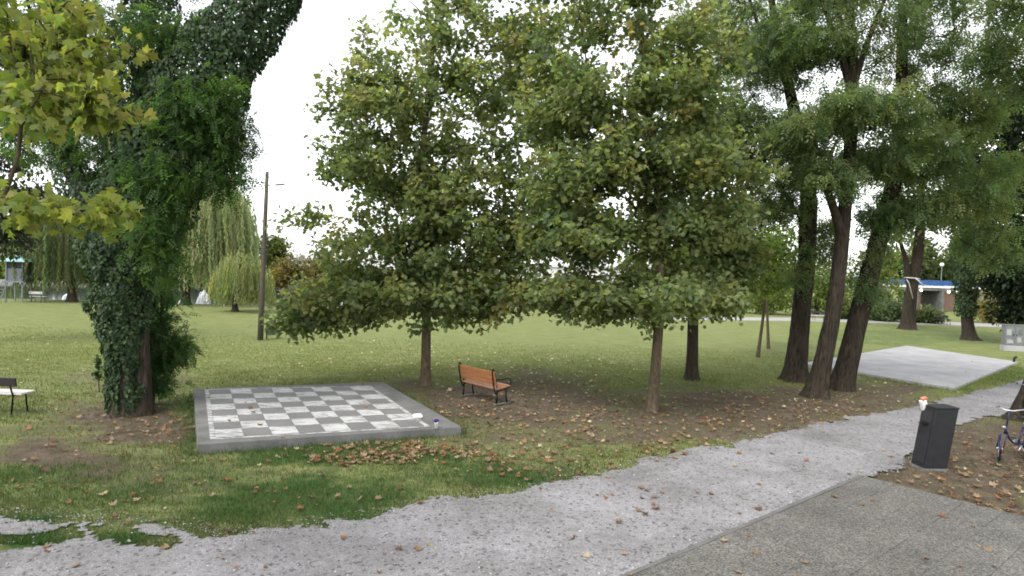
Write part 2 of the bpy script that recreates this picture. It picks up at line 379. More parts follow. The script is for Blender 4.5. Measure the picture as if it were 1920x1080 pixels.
def axis(segs):
    o = []
    for a, b, s in segs: o += list(np.arange(a, b, s))
    return np.array(o)
gx = axis([(-2000, -400, 200), (-400, -120, 20), (-120, -30, 3), (-30, 30, .3), (30, 120, 3), (120, 400, 20), (400, 2001, 200)])
gy = axis([(-60, 0, 6), (0, 4, .5), (4, 32, .3), (32, 62, .6), (62, 130, 2), (130, 400, 15), (400, 3001, 200)])
X, Y = np.meshgrid(gx, gy); xs, ys = X.ravel(), Y.ravel()
front = ys > 3
P0 = np.stack([xs, np.where(front, ys, 3), np.zeros_like(xs)], 1)
dirt = blobs(P0, DIRT) * front; lush = blobs(P0, LUSH) * front
lush = np.maximum(lush, np.clip((17 - ys) / 8, 0, 1) * .42)
pd = polydist(xs, ys, POND)
gz = -.035 * fbm(xs * .6, ys * .6, 3) - np.clip(pd * .35 + .02, 0, .8)
gcol = np.stack([np.clip(dirt, 0, 1), np.clip(lush, 0, 1), np.zeros_like(xs)], 1)
nx, ny = len(gx), len(gy); ii = np.arange(nx * ny).reshape(ny, nx)
Fq = np.stack([ii[:-1, :-1], ii[:-1, 1:], ii[1:, 1:], ii[1:, :-1]], -1).reshape(-1, 4)
tag(link('ground', np_mesh('ground', np.stack([xs, ys, gz], 1), Fq, gcol), M['ground'], None, True), kind='structure')

def sheet(name, inside, x0, x1, y0, y1, st, z, mat):
    ax, ay = np.arange(x0, x1, st), np.arange(y0, y1, st); X, Y = np.meshgrid(ax, ay)
    keep = inside(X[:-1, :-1] + st / 2, Y[:-1, :-1] + st / 2)
    i = np.arange(X.size).reshape(X.shape); q = np.stack([i[:-1, :-1], i[:-1, 1:], i[1:, 1:], i[1:, :-1]], -1)[keep]
    u, inv = np.unique(q.ravel(), return_inverse=True); jx = rng.normal(0, st * .22, (len(u), 2))
    V = np.stack([X.ravel()[u] + jx[:, 0], Y.ravel()[u] + jx[:, 1], np.full(len(u), z)], 1)
    V[:, 2] += .012 * fbm(V[:, 0] * 1.5, V[:, 1] * 1.5, 9)
    return tag(link(name, np_mesh(name, V, inv.reshape(-1, 4)), mat, None, True), kind='structure')
def path_in(X, Y):
    d = polydist(X, Y, PATH); w = (fbm(X * 1.1, Y * 1.1, 21) - .5) * .75 + (fbm(X * 4, Y * 4, 22) - .5) * .35
    r = d + w > 0
    for p in ISLW:
        r &= polydist(X, Y, p) + (fbm(X * 2.5, Y * 2.5, 23) - .5) * .5 < 0
    pv = polydist(X, Y, PAVE); r |= (pv > -.9) & (d > -.02) & (pv < 0); r &= pv < 0
    return r
sheet('gravel_path', path_in, -15, 26, 4.2, 33, .055, .006, M['gravel'])
wat = MB(); wat.prism(POND, -.26, -.25); tag(wat.build('pond', M['water']), kind='structure')
fb = MB()                                              # pale stone edging along the far bank of the pond
far_edge = gxy([(-700, 512), (150, 533), (560, 541), (1010, 551)], -.2)
for a, b in zip(far_edge[:-1], far_edge[1:]):
    a, b = np.array(a), np.array(b); d = unit(b - a); nn = np.array([-d[1], d[0]])
    fb.prism([tuple(a), tuple(b - d * .01), tuple(b - d * .01 + nn * .9), tuple(a + nn * .9)], -.5, .18)
tag(fb.build('pond_embankment', M['path']), kind='structure')
FARP = gxy([(1180, 601), (1300, 600), (1500, 602), (1650, 606), (1780, 610), (1900, 614), (2300, 624), (2300, 618), (1900, 608), (1780, 604), (1650, 600), (1500, 596), (1300, 594), (1180, 596)])
fpth = MB(); fpth.prism(FARP, -.05, .012); tag(fpth.build('footpath', M['path']), kind='structure')

# paved terrace in the lower right: base, kerb stones, slabs
tb = MB(); tb.prism([tuple(K0 + E2 * .01), tuple(K0 + E1 * 9), tuple(K0 + E1 * 9 + E2 * 7.5), tuple(K0 + E2 * 7.5)], -.1, .004)
terrace = tag(tb.build('pavement', surf('slab_joint_sand', (.08, .077, .072), (.12, .115, .108), 20, .95)), kind='structure')
SL, GP, KW = .5, .0035, .07
e1, e2 = np.array([*E1, 0]), np.array([*E2, 0])
ang = math.atan2(E1[1], E1[0])
smesh = []
for k in range(4):
    b = MB(); w = SL - GP; b.box((0, 0, 0), (w, w, .03)); o = b.build('paving_slab', M['aggregate'], terrace, bevel=.004); smesh.append(o.data); bpy.data.objects.remove(o)
kb = MB(); kb.box((0, 0, 0), (1.0 - GP, KW - GP, .05)); o = kb.build('kerb_stone', M['kerb'], terrace); kmesh = o.data; bpy.data.objects.remove(o)
def place_slab(me, name, c, z, j=.0025, t=.006):
    o = bpy.data.objects.new(name, me); COL.objects.link(o); o.parent = terrace
    o.location = (c[0], c[1], z + random.uniform(-j, j)); o.rotation_euler = (random.gauss(0, t * .6), random.gauss(0, t * .6), ang + random.gauss(0, .002))
    m = o.modifiers.new('bevel', 'BEVEL'); m.width = .003; m.segments = 1
for i in range(9):
    place_slab(kmesh, 'kerb_stone', K0 + E1 * (i + .5) + E2 * (KW / 2), .004, .003, .003)
for i in range(17):
    for j in range(13):
        c = K0 + E1 * ((i + .5) * SL) + E2 * (KW + (j + .5) * SL)
        q = PX([(c[0], c[1], 0)])[0]
        if c[1] > 3 and -150 < q[0] < 2080 and q[1] < 1200: place_slab(random.choice(smesh), 'paving_slab', c, .006)

# ------------------------------------------------------------------ chess platform and concrete pad
pc = np.mean(np.array(PLAT), 0)
chess = empty('chess_platform', (pc[0], pc[1], 0), 0, 'raised concrete slab painted with a large worn grey and white chessboard', 'chess platform')
sl = MB(); sl.prism([(x - pc[0], y - pc[1]) for x, y in PLAT], -.1, PLZ); sl.build('concrete_slab', M['concrete'], chess, bevel=.012)
off = np.array([pc[0], pc[1], 0])
def bil(u, v):
    a, b, c, d = PLAY; return (a * (1 - u) + b * u) * (1 - v) + (d * (1 - u) + c * u) * v - off
def quad_piece(name, u0, u1, v0, v1, top, mat, g=.0):
    p = [bil(u0 + g, v0 + g), bil(u1 - g, v0 + g), bil(u1 - g, v1 - g), bil(u0 + g, v1 - g)]
    b = MB(); b.prism([(q[0], q[1]) for q in p], PLZ - .01, PLZ + top); return b.build(name, mat, chess)
BO = .022
for i in range(8):
    for j in range(8):
        s = (1 - 2 * BO) / 8; u0, v0 = BO + i * s, BO + j * s
        quad_piece('chess_square', u0, u0 + s, v0, v0 + s, .004 + .0006 * random.random(), M['tile_white'] if (i + j) % 2 == 0 else M['tile_grey'], .0012)
quad_piece('border_line', 0, BO, 0, 1, .0035, M['line_white']); quad_piece('border_line', 1 - BO, 1, 0, 1, .0035, M['line_white'])
quad_piece('border_line', BO, 1 - BO, 0, BO * .6, .0035, M['line_white']); quad_piece('border_line', BO, 1 - BO, 1 - BO * .6, 1, .0035, M['line_white'])

pdm = MB(); pdm.prism(PAD, -.1, PADZ)
tag(pdm.build('concrete_pad', M['concrete_pale'], bevel=.01), 'large pale bare concrete pad beside the gravel path behind the leaning trunks', 'concrete pad')

# ------------------------------------------------------------------ leaf templates and vegetation builders
def tpl(pts, cz=None):
    """fan template from boundary points (u side, v along) with a raised keel"""
    V = [(0.0, .42, 0.0)] + [(u, v, w) for u, v, w in pts]; n = len(pts)
    return np.array(V, float), np.array([(0, 1 + i, 1 + (i + 1) % n) for i in range(n)])
PLANE = tpl([(0, 0, 0), (.3, .02, .05), (.52, .28, .12), (.27, .36, .05), (.46, .68, .14), (.2, .64, .04), (0, 1.0, -.1), (-.2, .64, .04), (-.46, .68, .14), (-.27, .36, .05), (-.52, .28, .12), (-.3, .02, .05)])
PLANE_LO = tpl([(0, 0, 0), (.5, .22, .12), (.26, .38, .04), (.4, .72, .12), (0, 1.0, -.08), (-.4, .72, .12), (-.26, .38, .04), (-.5, .22, .12)])
CURL = tpl([(0, 0, .1), (.3, .0, .22), (.52, .28, .34), (.25, .38, .1), (.42, .7, .3), (.17, .66, .08), (0, 1.0, .28), (-.2, .64, .06), (-.46, .66, .3), (-.24, .36, .12), (-.5, .26, .26), (-.3, .02, .16)])
IVY = (np.array([(0, 0, 0), (.45, .3, .1), (0, 1, -.05), (-.45, .3, .1)], float), np.array([(0, 1, 2), (0, 2, 3)]))
OVAL = (np.array([(0, 0, 0), (.3, .45, .06), (0, 1, -.08), (-.3, .45, .06)], float), np.array([(0, 1, 2), (0, 2, 3)]))
def pinnate(pairs, ll, lw):
    V, T = [], []
    def lf(o, d, s):
        o, d = np.array(o), np.array(d); sd = np.array([-d[1], d[0], 0]) * lw * .5; k = len(V)
        V.extend([o, o + d * ll * .5 + sd + [0, 0, -.01], o + d * ll + [0, 0, -.06 * s], o + d * ll * .5 - sd + [0, 0, -.01]]); T.extend([(k, k + 1, k + 2), (k, k + 2, k + 3)])
    for i in range(pairs):
        v = .18 + .72 * i / pairs; dz = -.25 * v * v
        for s in (-1, 1): lf((0, v, dz), unit([s * .85, .5, 0]), 1)
    lf((0, .9, -.22), (0, 1, 0), 1)
    return np.array(V), np.array(T)
PIN = pinnate(4, .3, .13)
PIN_LO = pinnate(3, .34, .17)

def scatter(tp, p, d, nrm, size, col):
    V, T = tp; k = len(V); N = len(p)
    d = unit(d); sd = unit(np.cross(d, nrm)); nn = np.cross(sd, d); s = np.asarray(size)[:, None, None]
    W_ = p[:, None, :] + s * (V[None, :, 0:1] * sd[:, None] + V[None, :, 1:2] * d[:, None] + V[None, :, 2:3] * nn[:, None])
    Tt = (T[None] + (np.arange(N) * k)[:, None, None]).reshape(-1, 3)
    return W_.reshape(-1, 3), Tt, np.repeat(col, k, 0)
def palette(N, cols, wts, jit=.16):
    c = np.array(cols)[rng.choice(len(cols), N, p=np.array(wts) / sum(wts))]
    return np.clip(c * (1 + rng.normal(0, jit, (N, 1))) * (1 + rng.normal(0, jit * .35, (N, 3))), .004, .95)
def rdir(N): return unit(rng.normal(size=(N, 3)))

def trunk_mesh(pts, rads, sides=16, ridge=0.0, flare=.5, step=.25, seed=0):
    pts = np.array(pts, float); rads = np.array(rads, float)
    L = np.concatenate([[0], np.cumsum(np.linalg.norm(np.diff(pts, axis=0), axis=1))])
    s = np.linspace(0, L[-1], max(6, int(L[-1] / step)))
    P = np.stack([np.interp(s, L, pts[:, k]) for k in range(3)], 1); R = np.interp(s, L, rads)
    for _ in range(3): P[1:-1] = (P[:-2] + 2 * P[1:-1] + P[2:]) / 4
    R = R * (1 + flare * np.exp(-s / .35))
    T = unit(np.gradient(P, axis=0)); ref = np.array([0, 1., 0]); Bn = unit(np.cross(T, ref)); Nn = np.cross(Bn, T)
    a = np.linspace(0, 2 * np.pi, sides, endpoint=False)
    am, sm = np.meshgrid(a, s)
    k = 1 + .07 * (fbm(am * 1.3 + 40 * (am > 3.1416) * 0, sm * .6, seed + 2) - .5) * 2
    if ridge: k = k + ridge * (np.abs(np.sin(am * 6 + 1.6 * fbm(am, sm * .9, seed) * 3)) - .5) + ridge * .8 * (fbm(am * 6, sm * 2.2, seed + 5) - .5)
    k = k + .18 * np.exp(-sm / .35) * np.sin(am * 5 + seed)
    V = P[:, None, :] + (R[:, None] * k)[:, :, None] * (np.cos(am)[:, :, None] * Bn[:, None] + np.sin(am)[:, :, None] * Nn[:, None])
    n, m = len(s), sides; i = np.arange(n * m).reshape(n, m); j = np.roll(i, -1, 1)
    return V.reshape(-1, 3), np.stack([i[:-1], j[:-1], j[1:], i[1:]], -1).reshape(-1, 4), P, R

def grow(P, R, att, zmin, seg=.55, upb=.55, rt=.008, sag=.06, maxr=None):
    """joins every twig tip to the nearest limb; returns branch edges with radii"""
    pos = [*P]; par = [-1] + list(range(len(P) - 1)); nt = len(P)
    arr = np.zeros((nt + len(att) * 14, 3)); arr[:nt] = P; ok = np.ones(len(arr), bool); ok[:nt] = P[:, 2] > zmin; cnt = nt
    if not ok[:nt].any(): ok[nt - 1] = True
    d0 = np.min(np.linalg.norm(att[:, None] - P[None, ok[:nt]], axis=2), axis=1)
    tips, tdir = [], []
    for t in att[np.argsort(d0)]:
        df = t - arr[:cnt]; hd = np.hypot(df[:, 0], df[:, 1]); dist = np.linalg.norm(df, axis=1)
        cost = dist + upb * np.maximum(0, hd * .45 - df[:, 2]) + (~ok[:cnt]) * 50
        i = int(np.argmin(cost)); a = arr[i].copy(); L = dist[i]; n = min(12, max(1, int(L / seg))); prev = i
        side = rng.normal(0, .07 * L, 3)
        for q in range(1, n + 1):
            f = q / n; p = a + (t - a) * f + side * math.sin(f * math.pi) + np.array([0, 0, sag * L * math.sin(f * math.pi)])
            arr[cnt] = p; par.append(prev); prev = cnt; cnt += 1
        tips.append(t); tdir.append(unit(t - arr[par[prev]]) if n > 0 else np.array([0, 0, 1.]))
    load = np.zeros(cnt); ch = np.zeros(cnt, int)
    for k in range(1, cnt): ch[par[k]] += 1
    for k in range(cnt - 1, 0, -1):
        if ch[k] == 0: load[k] += 1
        load[par[k]] += load[k]
    rad = rt * np.maximum(load, 1) ** .43
    if maxr: rad = np.minimum(rad, maxr)
    k = np.arange(nt, cnt); pa = np.array(par)[k]
    ra = np.where(pa < nt, np.minimum(rad[k] * 1.15, R[np.minimum(pa, nt - 1)] * .8), rad[pa]); 
    return arr[pa], arr[k], np.maximum(ra, rt), rad[k], np.array(tips), np.array(tdir)
def frusta(a, b, ra, rb, n=5):
    t = unit(b - a); ref = np.where(np.abs(t[:, 2:3]) > .9, [[1., 0, 0]], [[0, 0, 1.]]); u = unit(np.cross(t, ref)); w = np.cross(t, u)
    an = 2 * np.pi * np.arange(n) / n; ring = np.cos(an)[None, :, None] * u[:, None] + np.sin(an)[None, :, None] * w[:, None]
    V = np.concatenate([a[:, None] + ring * ra[:, None, None], (b + t * rb[:, None] * .5)[:, None] + ring * rb[:, None, None]], 1)
    i = np.arange(n); j = (i + 1) % n; q = np.stack([i, j, j + n, i + n], 1)
    return V.reshape(-1, 3), (q[None] + (np.arange(len(a)) * 2 * n)[:, None, None]).reshape(-1, 4)
def in_ell(N, ells, shell=2.0, low=-1):
    """N points spread over ellipsoids (centre, radii, weight)"""
    w = np.array([e[2] if len(e) > 2 else e[1][0] * e[1][1] * e[1][2] for e in ells]); idx = rng.choice(len(ells), N, p=w / w.sum())
    C = np.array([e[0] for e in ells])[idx]; Rr = np.array([e[1] for e in ells])[idx]
    return C + Rr * rdir(N) * (rng.random((N, 1)) ** (1 / (3 * shell / 2)))
def E_(base, px, py, Y, rx, ry, rd, w=None):           # ellipsoid from a photo position at depth Y, radii in photo pixels, depth radius in metres
    c = A(px, py, Y) - base; s = Y / F; e = (c, np.array([rx * s, rd, ry * s]))
    return e if w is None else (*e, w)

def leaf_cloud(tips, tdir, n, spread, size, kind, cols, wts, droop=.5, flat=.6, jit=.16):
    N = len(tips) * n; p = np.repeat(tips, n, 0) - np.repeat(tdir, n, 0) * rng.random((N, 1)) * spread * 1.3 + rng.normal(0, spread * .55, (N, 3)) * [1, 1, .75]
    d = unit(rdir(N) * .9 + np.repeat(tdir, n, 0) * .5 + np.array([0, 0, -droop])); nr = unit(rdir(N) * (1 - flat) + np.array([0, 0, flat]))
    s = size * rng.uniform(.65, 1.25, N)
    cl = palette(len(tips), cols, wts, jit * .6); cl = np.repeat(cl, n, 0) * (1 + rng.normal(0, jit, (N, 1)))
    return p, d, nr, s, np.clip(cl, .004, .9)

def tree(name, label, base, trunk, rads, ells, ntips, nleaf, tp, size, cols, wts, bark, group=None, cat='tree', zmin=1.5, spread=.35, droop=.5,
         ridge=0., sides=16, flare=.5, seg=.55, upb=.55, shell=2., parts=0, leafmesh=None, leafm=None, extra=None, sag=.06, flat=.6, rt=.008, seed=1, sub=.0):
    base = np.array(base, float); root = empty(name, base, 0, label, cat, group)
    V, Q, P, R = trunk_mesh(trunk, rads, sides, ridge, flare, .2, seed); link('trunk', np_mesh('trunk', V, Q), M[bark], root, True)
    att = in_ell(ntips, ells, shell); att = att[att[:, 2] > .3]
    a, b, ra, rb, tips, td = grow(P, R, att, zmin, seg, upb, rt, sag)
    V, Q = frusta(a, b, ra, rb); tag(link('branches', np_mesh('branches', V, Q), M[bark if ridge else 'twig'], root, True), kind='stuff')
    p, d, nr, s, cl = leaf_cloud(tips, td, nleaf, spread, size, tp, cols, wts, droop, flat)
    keep = p[:, 2] > .12; p, d, nr, s, cl = p[keep], d[keep], nr[keep], s[keep], cl[keep]
    if extra is not None:
        p, d, nr, s, cl = [np.concatenate(z) for z in zip((p, d, nr, s, cl), extra)]
    if parts:
        q = p + base; sc = s / np.linalg.norm(q - [0, 0, CH], axis=1); px = PX(q)
        out = (px[:, 0] < 0) | (px[:, 0] > 1920) | (px[:, 1] < 0) | (px[:, 1] > 1080)
        front_ = q[:, 1] - base[1]; sc = np.where(out, 0, sc * (1 + .12 * np.clip(-front_, 0, 4))); pick = np.argsort(-sc)[:parts]
        for k in pick:
            leaf_object(leafmesh[int(rng.integers(len(leafmesh)))], 'leaf', p[k], d[k], nr[k], s[k], root)
        m = np.ones(len(p), bool); m[pick] = False; p, d, nr, s, cl = p[m], d[m], nr[m], s[m], cl[m]
    V, T, C = scatter(tp, p, d, nr, s, cl)
    tag(link('crown', np_mesh('crown', V, T, C), leafm or M['leaf'], root), kind='stuff')
    return root
def leaf_object(me, name, p, d, nr, s, parent):
    d = unit(d); sd = unit(np.cross(d, nr)); nn = np.cross(sd, d)
    o = bpy.data.objects.new(name, me); COL.objects.link(o)
    if parent is not None: o.parent = parent
    m = Matrix(((sd[0], d[0], nn[0], p[0]), (sd[1], d[1], nn[1], p[1]), (sd[2], d[2], nn[2], p[2]), (0, 0, 0, 1)))
    o.matrix_local = m @ Matrix.Scale(float(s), 4); return o
def leaf_meshes(name, tp, cols, mat, k=8):
    out = []
    for i in range(k):
        c = palette(1, cols, [1] * len(cols), .12); V, T, C = scatter(tp, np.zeros((1, 3)), np.array([[0, 1., 0]]), np.array([[0, 0, 1.]]), np.ones(1), c)
        V = V * (1 + rng.normal(0, .05, V.shape)); me = np_mesh(name, V, T, C); me.materials.append(mat); out.append(me)
    return out

# ------------------------------------------------------------------ broad-leaved trees on the lawn
def TP(base, lst):
    out = [np.array([0, 0, -.12]), np.array([0, 0, .05])]
    for px, py, dy in lst: out.append(A(px, py, base[1] + dy) - base)
    return out
PG = [(.118, .155, .07), (.145, .18, .078), (.178, .2, .085), (.092, .13, .06), (.215, .215, .085), (.2, .17, .075)]
PGW = [3, 4, 3, 2, .8, .05]
plane_leaf = leaf_meshes('plane_leaf', PLANE, PG[:4], M['leaf'])

b1 = U(798, 722)
tree('plane_tree', 'plane tree standing behind the chessboard with branches hanging low over the left lawn', b1,
     TP(b1, [(799, 640, 0), (800, 540, 0), (795, 430, .1), (790, 330, .2), (800, 200, .2), (815, 60, .3), (830, -80, .3)]), [.145, .14, .135, .13, .115, .1, .08, .05, .025],
     [E_(b1, 640, 560, b1[1], 105, 62, 2.0, 1.3), E_(b1, 570, 600, b1[1] - .3, 60, 32, 1.2, .4), E_(b1, 780, 545, b1[1], 160, 66, 2.8, 2.2), E_(b1, 920, 550, b1[1], 110, 55, 2.4, 1.3),
      E_(b1, 700, 470, b1[1] + .2, 120, 60, 2.3, 1.3), E_(b1, 850, 450, b1[1], 150, 60, 2.5, 1.5), E_(b1, 560, 410, b1[1] + .3, 60, 22, 1.0, .22),
      E_(b1, 720, 350, b1[1], 115, 70, 2.4, 1.4), E_(b1, 870, 330, b1[1] + .2, 130, 75, 2.5, 1.6), E_(b1, 700, 230, b1[1] + .2, 105, 70, 2.2, 1.2), E_(b1, 860, 210, b1[1], 130, 80, 2.4, 1.5),
      E_(b1, 770, 110, b1[1] + .2, 115, 80, 2.2, .8), E_(b1, 900, 90, b1[1] + .2, 110, 80, 2.2, .8), E_(b1, 995, 120, b1[1] + .6, 90, 80, 2.0, 1.1), E_(b1, 995, 270, b1[1] + .5, 85, 75, 2.0, 1.0), E_(b1, 980, -20, b1[1] + .6, 85, 75, 2.0, .6), E_(b1, 670, 300, b1[1], 75, 60, 1.8, .7), E_(b1, 690, 160, b1[1], 70, 60, 1.8, .6), E_(b1, 970, 410, b1[1] + .4, 80, 60, 2., .9), E_(b1, 940, 480, b1[1] + .2, 90, 50, 2., .8), E_(b1, 820, 390, b1[1] - .5, 100, 50, 1.6, .7), E_(b1, 830, -20, b1[1] + .3, 120, 80, 2.1, .8), E_(b1, 860, -130, b1[1] + .3, 90, 70, 1.8, .8)],
     1400, 34, PLANE_LO, .15, PG, PGW, 'bark_plane', 'plane trees on the lawn', 'tree', 2.2, .34, .55, parts=300, leafmesh=plane_leaf, seed=3)
b2 = U(1222, 768)
tree('plane_tree', 'slim plane tree with mottled brown trunk right of the orange bench', b2,
     TP(b2, [(1229, 690, 0), (1236, 600, 0), (1238, 480, .1), (1238, 380, .1), (1222, 260, .2), (1205, 120, .2), (1205, -40, .3)]), [.135, .13, .125, .12, .11, .1, .085, .055, .03],
     [E_(b2, 1080, 545, b2[1], 110, 52, 1.9, 1.2), E_(b2, 1210, 555, b2[1] - .3, 110, 48, 2.0, 1.2), E_(b2, 1320, 545, b2[1] + .2, 80, 48, 1.5, .8),
      E_(b2, 1090, 440, b2[1], 120, 48, 2.0, 1.3), E_(b2, 1240, 440, b2[1] + .5, 110, 45, 1.9, .8), E_(b2, 1350, 420, b2[1] + .2, 60, 50, 1.4, .6),
      E_(b2, 1060, 330, b2[1], 95, 60, 1.8, 1.1), E_(b2, 1180, 300, b2[1] - .2, 110, 60, 2.0, 1.3), E_(b2, 1310, 290, b2[1], 85, 65, 1.8, 1.0),
      E_(b2, 1130, 190, b2[1], 110, 65, 1.9, .9), E_(b2, 1270, 170, b2[1], 95, 70, 1.9, 1.1), E_(b2, 1070, 40, b2[1] + .3, 90, 75, 1.7, .6), E_(b2, 1035, 190, b2[1] + .3, 80, 90, 1.6, 1.1), E_(b2, 1400, 320, b2[1] + .5, 50, 60, 1.2, .3), E_(b2, 1330, 90, b2[1] + .3, 70, 90, 1.6, .55), E_(b2, 1030, 400, b2[1] + .2, 70, 60, 1.6, .7), E_(b2, 1260, 370, b2[1] + .7, 90, 45, 1.5, .5), E_(b2, 1220, 50, b2[1] + .2, 110, 75, 1.9, .7), E_(b2, 1190, -80, b2[1] + .2, 110, 80, 1.8, 1.0)],
     1250, 34, PLANE_LO, .142, PG, PGW, 'bark_plane', 'plane trees on the lawn', 'tree', 2.0, .32, .55, parts=300, leafmesh=plane_leaf, seed=4)
b3 = U(1297, 711)
tree('plane_tree', 'dark thin trunked tree behind and just right of the slim plane tree', b3,
     TP(b3, [(1299, 640, 0), (1300, 560, 0), (1296, 450, .2), (1300, 330, .2), (1310, 180, .2)]), [.2, .19, .18, .17, .14, .1, .05],
     [E_(b3, 1330, 540, b3[1], 95, 50, 1.8, 1.1), E_(b3, 1240, 500, b3[1] + .4, 90, 45, 1.6, .7), E_(b3, 1370, 480, b3[1], 65, 60, 1.5, .9), E_(b3, 1310, 400, b3[1], 100, 50, 2.0, .8), E_(b3, 1310, 240, b3[1], 110, 80, 2, 1.1)],
     450, 34, PLANE_LO, .16, PG, [3, 3, 2, 4, .4, .05], 'bark_dark', 'plane trees on the lawn', 'tree', 2.0, .36, .55, seed=5)
for (px, py, tx, ty, cx, cy, cr, lab) in ((1421, 669, 1433, 580, 1425, 520, 62, 'young tree with thin slanting stem, nearer of the two saplings'), (1441, 653, 1438, 575, 1462, 505, 60, 'young tree with thin upright stem, farther of the two saplings')):
    bs = U(px, py)
    tree('sapling', lab, bs, TP(bs, [(tx, ty, 0), (tx + 3, 520, 0), (tx + 4, 460, 0)]), [.075, .07, .06, .05, .03],
         [E_(bs, cx, cy, bs[1], cr, 42, 1.6, 1), E_(bs, cx - 5, cy - 55, bs[1], cr * .7, 32, 1.3, .6)], 110, 26, PLANE_LO, .17, [(.11, .16, .035), (.15, .18, .04), (.08, .12, .03)], [2, 1, 2], 'bark_plane', 'two saplings on the lawn', 'young tree', 2.0, .4, .5, seed=6)

# ------------------------------------------------------------------ robinias with furrowed trunks
RG = [(.095, .14, .062), (.128, .17, .07), (.074, .115, .054), (.165, .19, .076)]
RW = [3, 3, 2, .7]
bA, bB, bC = U(1490, 713), U(1529, 743), U(1577, 729)
tree('robinia_tree', 'tall robinia with thick dark upright trunk, leftmost of the three by the pad', bA,
     TP(bA, [(1500, 610, 0), (1512, 490, 0), (1517, 380, 0), (1508, 300, .1), (1483, 180, .2), (1455, 60, .3), (1435, -90, .3)]), [.36, .34, .29, .27, .25, .22, .17, .12, .06],
     [E_(bA, 1420, 120, bA[1], 110, 80, 1.8, 1.3), E_(bA, 1385, 240, bA[1], 100, 45, 1.5, 1.0), E_(bA, 1480, 300, bA[1] - .6, 80, 45, 1.5, .9), E_(bA, 1440, 385, bA[1] - .5, 85, 40, 1.4, .9), E_(bA, 1350, 50, bA[1], 95, 75, 1.8, 1.0),
      E_(bA, 1460, -60, bA[1], 150, 80, 2.2, 1.2), E_(bA, 1512, 500, bA[1] - .5, 26, 70, .3, .22), E_(bA, 1545, 450, bA[1] + .5, 50, 50, 1, .4)],
     450, 24, PIN_LO, .3, RG, RW, 'bark_robinia', 'robinias beside the concrete pad', 'tree', 2.6, .38, .75, ridge=.16, sides=36, flare=.55, upb=.75, shell=2.2, seed=11)
tree('robinia_tree', 'tall robinia with pale ridged curving trunk, middle of the three by the pad', bB,
     TP(bB, [(1545, 670, 0), (1562, 590, 0), (1577, 470, 0), (1590, 330, .1), (1600, 190, .1), (1598, 80, .2), (1590, -10, .2), (1590, -160, .2)]), [.27, .26, .23, .2, .18, .16, .15, .13, .1, .05],
     [E_(bB, 1560, 205, bB[1] - .8, 90, 36, 1.4, 1.0), E_(bB, 1645, 195, bB[1] - .8, 95, 36, 1.4, 1.0), E_(bB, 1600, 60, bB[1], 140, 60, 2.0, 1.2), E_(bB, 1490, 60, bB[1], 90, 70, 1.8, 1.0),
      E_(bB, 1590, -90, bB[1], 200, 80, 2.5, 1.5), E_(bB, 1650, 300, bB[1], 70, 28, 1.2, .5), E_(bB, 1550, 320, bB[1] - .6, 70, 36, 1.2, .7), E_(bB, 1500, 240, bB[1] - .7, 70, 36, 1.3, .7)],
     450, 24, PIN_LO, .3, RG, RW, 'bark_robinia', 'robinias beside the concrete pad', 'tree', 3.4, .36, .75, ridge=.2, sides=36, flare=.6, upb=.75, shell=2.2, seed=12)
tree('robinia_tree', 'tall robinia with dark trunk leaning right, rightmost of the three by the pad', bC,
     TP(bC, [(1590, 680, 0), (1608, 600, 0), (1640, 480, 0), (1675, 345, .1), (1690, 210, .1), (1692, 60, .2), (1690, -150, .2)]), [.31, .3, .29, .27, .25, .22, .18, .14, .07],
     [E_(bC, 1700, 290, bC[1] - .4, 110, 42, 1.7, 1.2), E_(bC, 1775, 220, bC[1], 110, 60, 1.8, 1.3), E_(bC, 1665, 400, bC[1] - .4, 60, 34, 1.0, .5), E_(bC, 1745, 375, bC[1], 95, 42, 1.5, 1.0), E_(bC, 1835, 340, bC[1], 80, 70, 1.6, 1.1),
      E_(bC, 1780, 80, bC[1], 140, 90, 2.2, 1.5), E_(bC, 1700, -70, bC[1], 200, 75, 2.5, 1.4), E_(bC, 1860, 450, bC[1] + .5, 55, 50, 1.2, .6), E_(bC, 1635, 500, bC[1] - .4, 30, 60, .35, .2)],
     540, 24, PIN_LO, .3, RG, RW, 'bark_robinia', 'robinias beside the concrete pad', 'tree', 2.8, .38, .8, ridge=.17, sides=36, flare=.55, upb=.75, shell=2.2, seed=13)
def limb(root, pts, rads, bark='bark_robinia', sides=10):
    b0 = np.array(root.location); V, Q, _, _ = trunk_mesh([A(x, y, b0[1] + d) - b0 for x, y, d in pts], rads, sides, .08, 0, .2, 5); link('limb', np_mesh('limb', V, Q), M[bark], root, True)
rA_, rB_ = bpy.data.objects['robinia_tree'], bpy.data.objects['robinia_tree.001']
limb(rB_, [(1578, 440, 0), (1562, 385, -.2), (1546, 345, -.3), (1552, 300, -.4), (1570, 262, -.5)], [.13, .12, .1, .07, .03])
limb(rB_, [(1546, 345, -.3), (1528, 310, -.3), (1500, 285, -.3)], [.08, .06, .03])
limb(rB_, [(1599, 185, .1), (1580, 110, .0), (1555, 40, -.1), (1525, -40, -.2)], [.12, .1, .07, .03])
limb(rB_, [(1598, 150, .1), (1585, 70, .3), (1560, -20, .5)], [.08, .06, .03])
limb(rB_, [(1600, 165, .1), (1622, 90, .0), (1650, 20, -.1), (1680, -50, -.2)], [.1, .08, .06, .03])
limb(rA_, [(1495, 230, .1), (1470, 140, -.2), (1425, 60, -.4), (1400, -20, -.5)], [.12, .1, .07, .03])
limb(rA_, [(1505, 290, .1), (1450, 260, -.3), (1400, 235, -.5), (1350, 215, -.6)], [.09, .07, .05, .02])

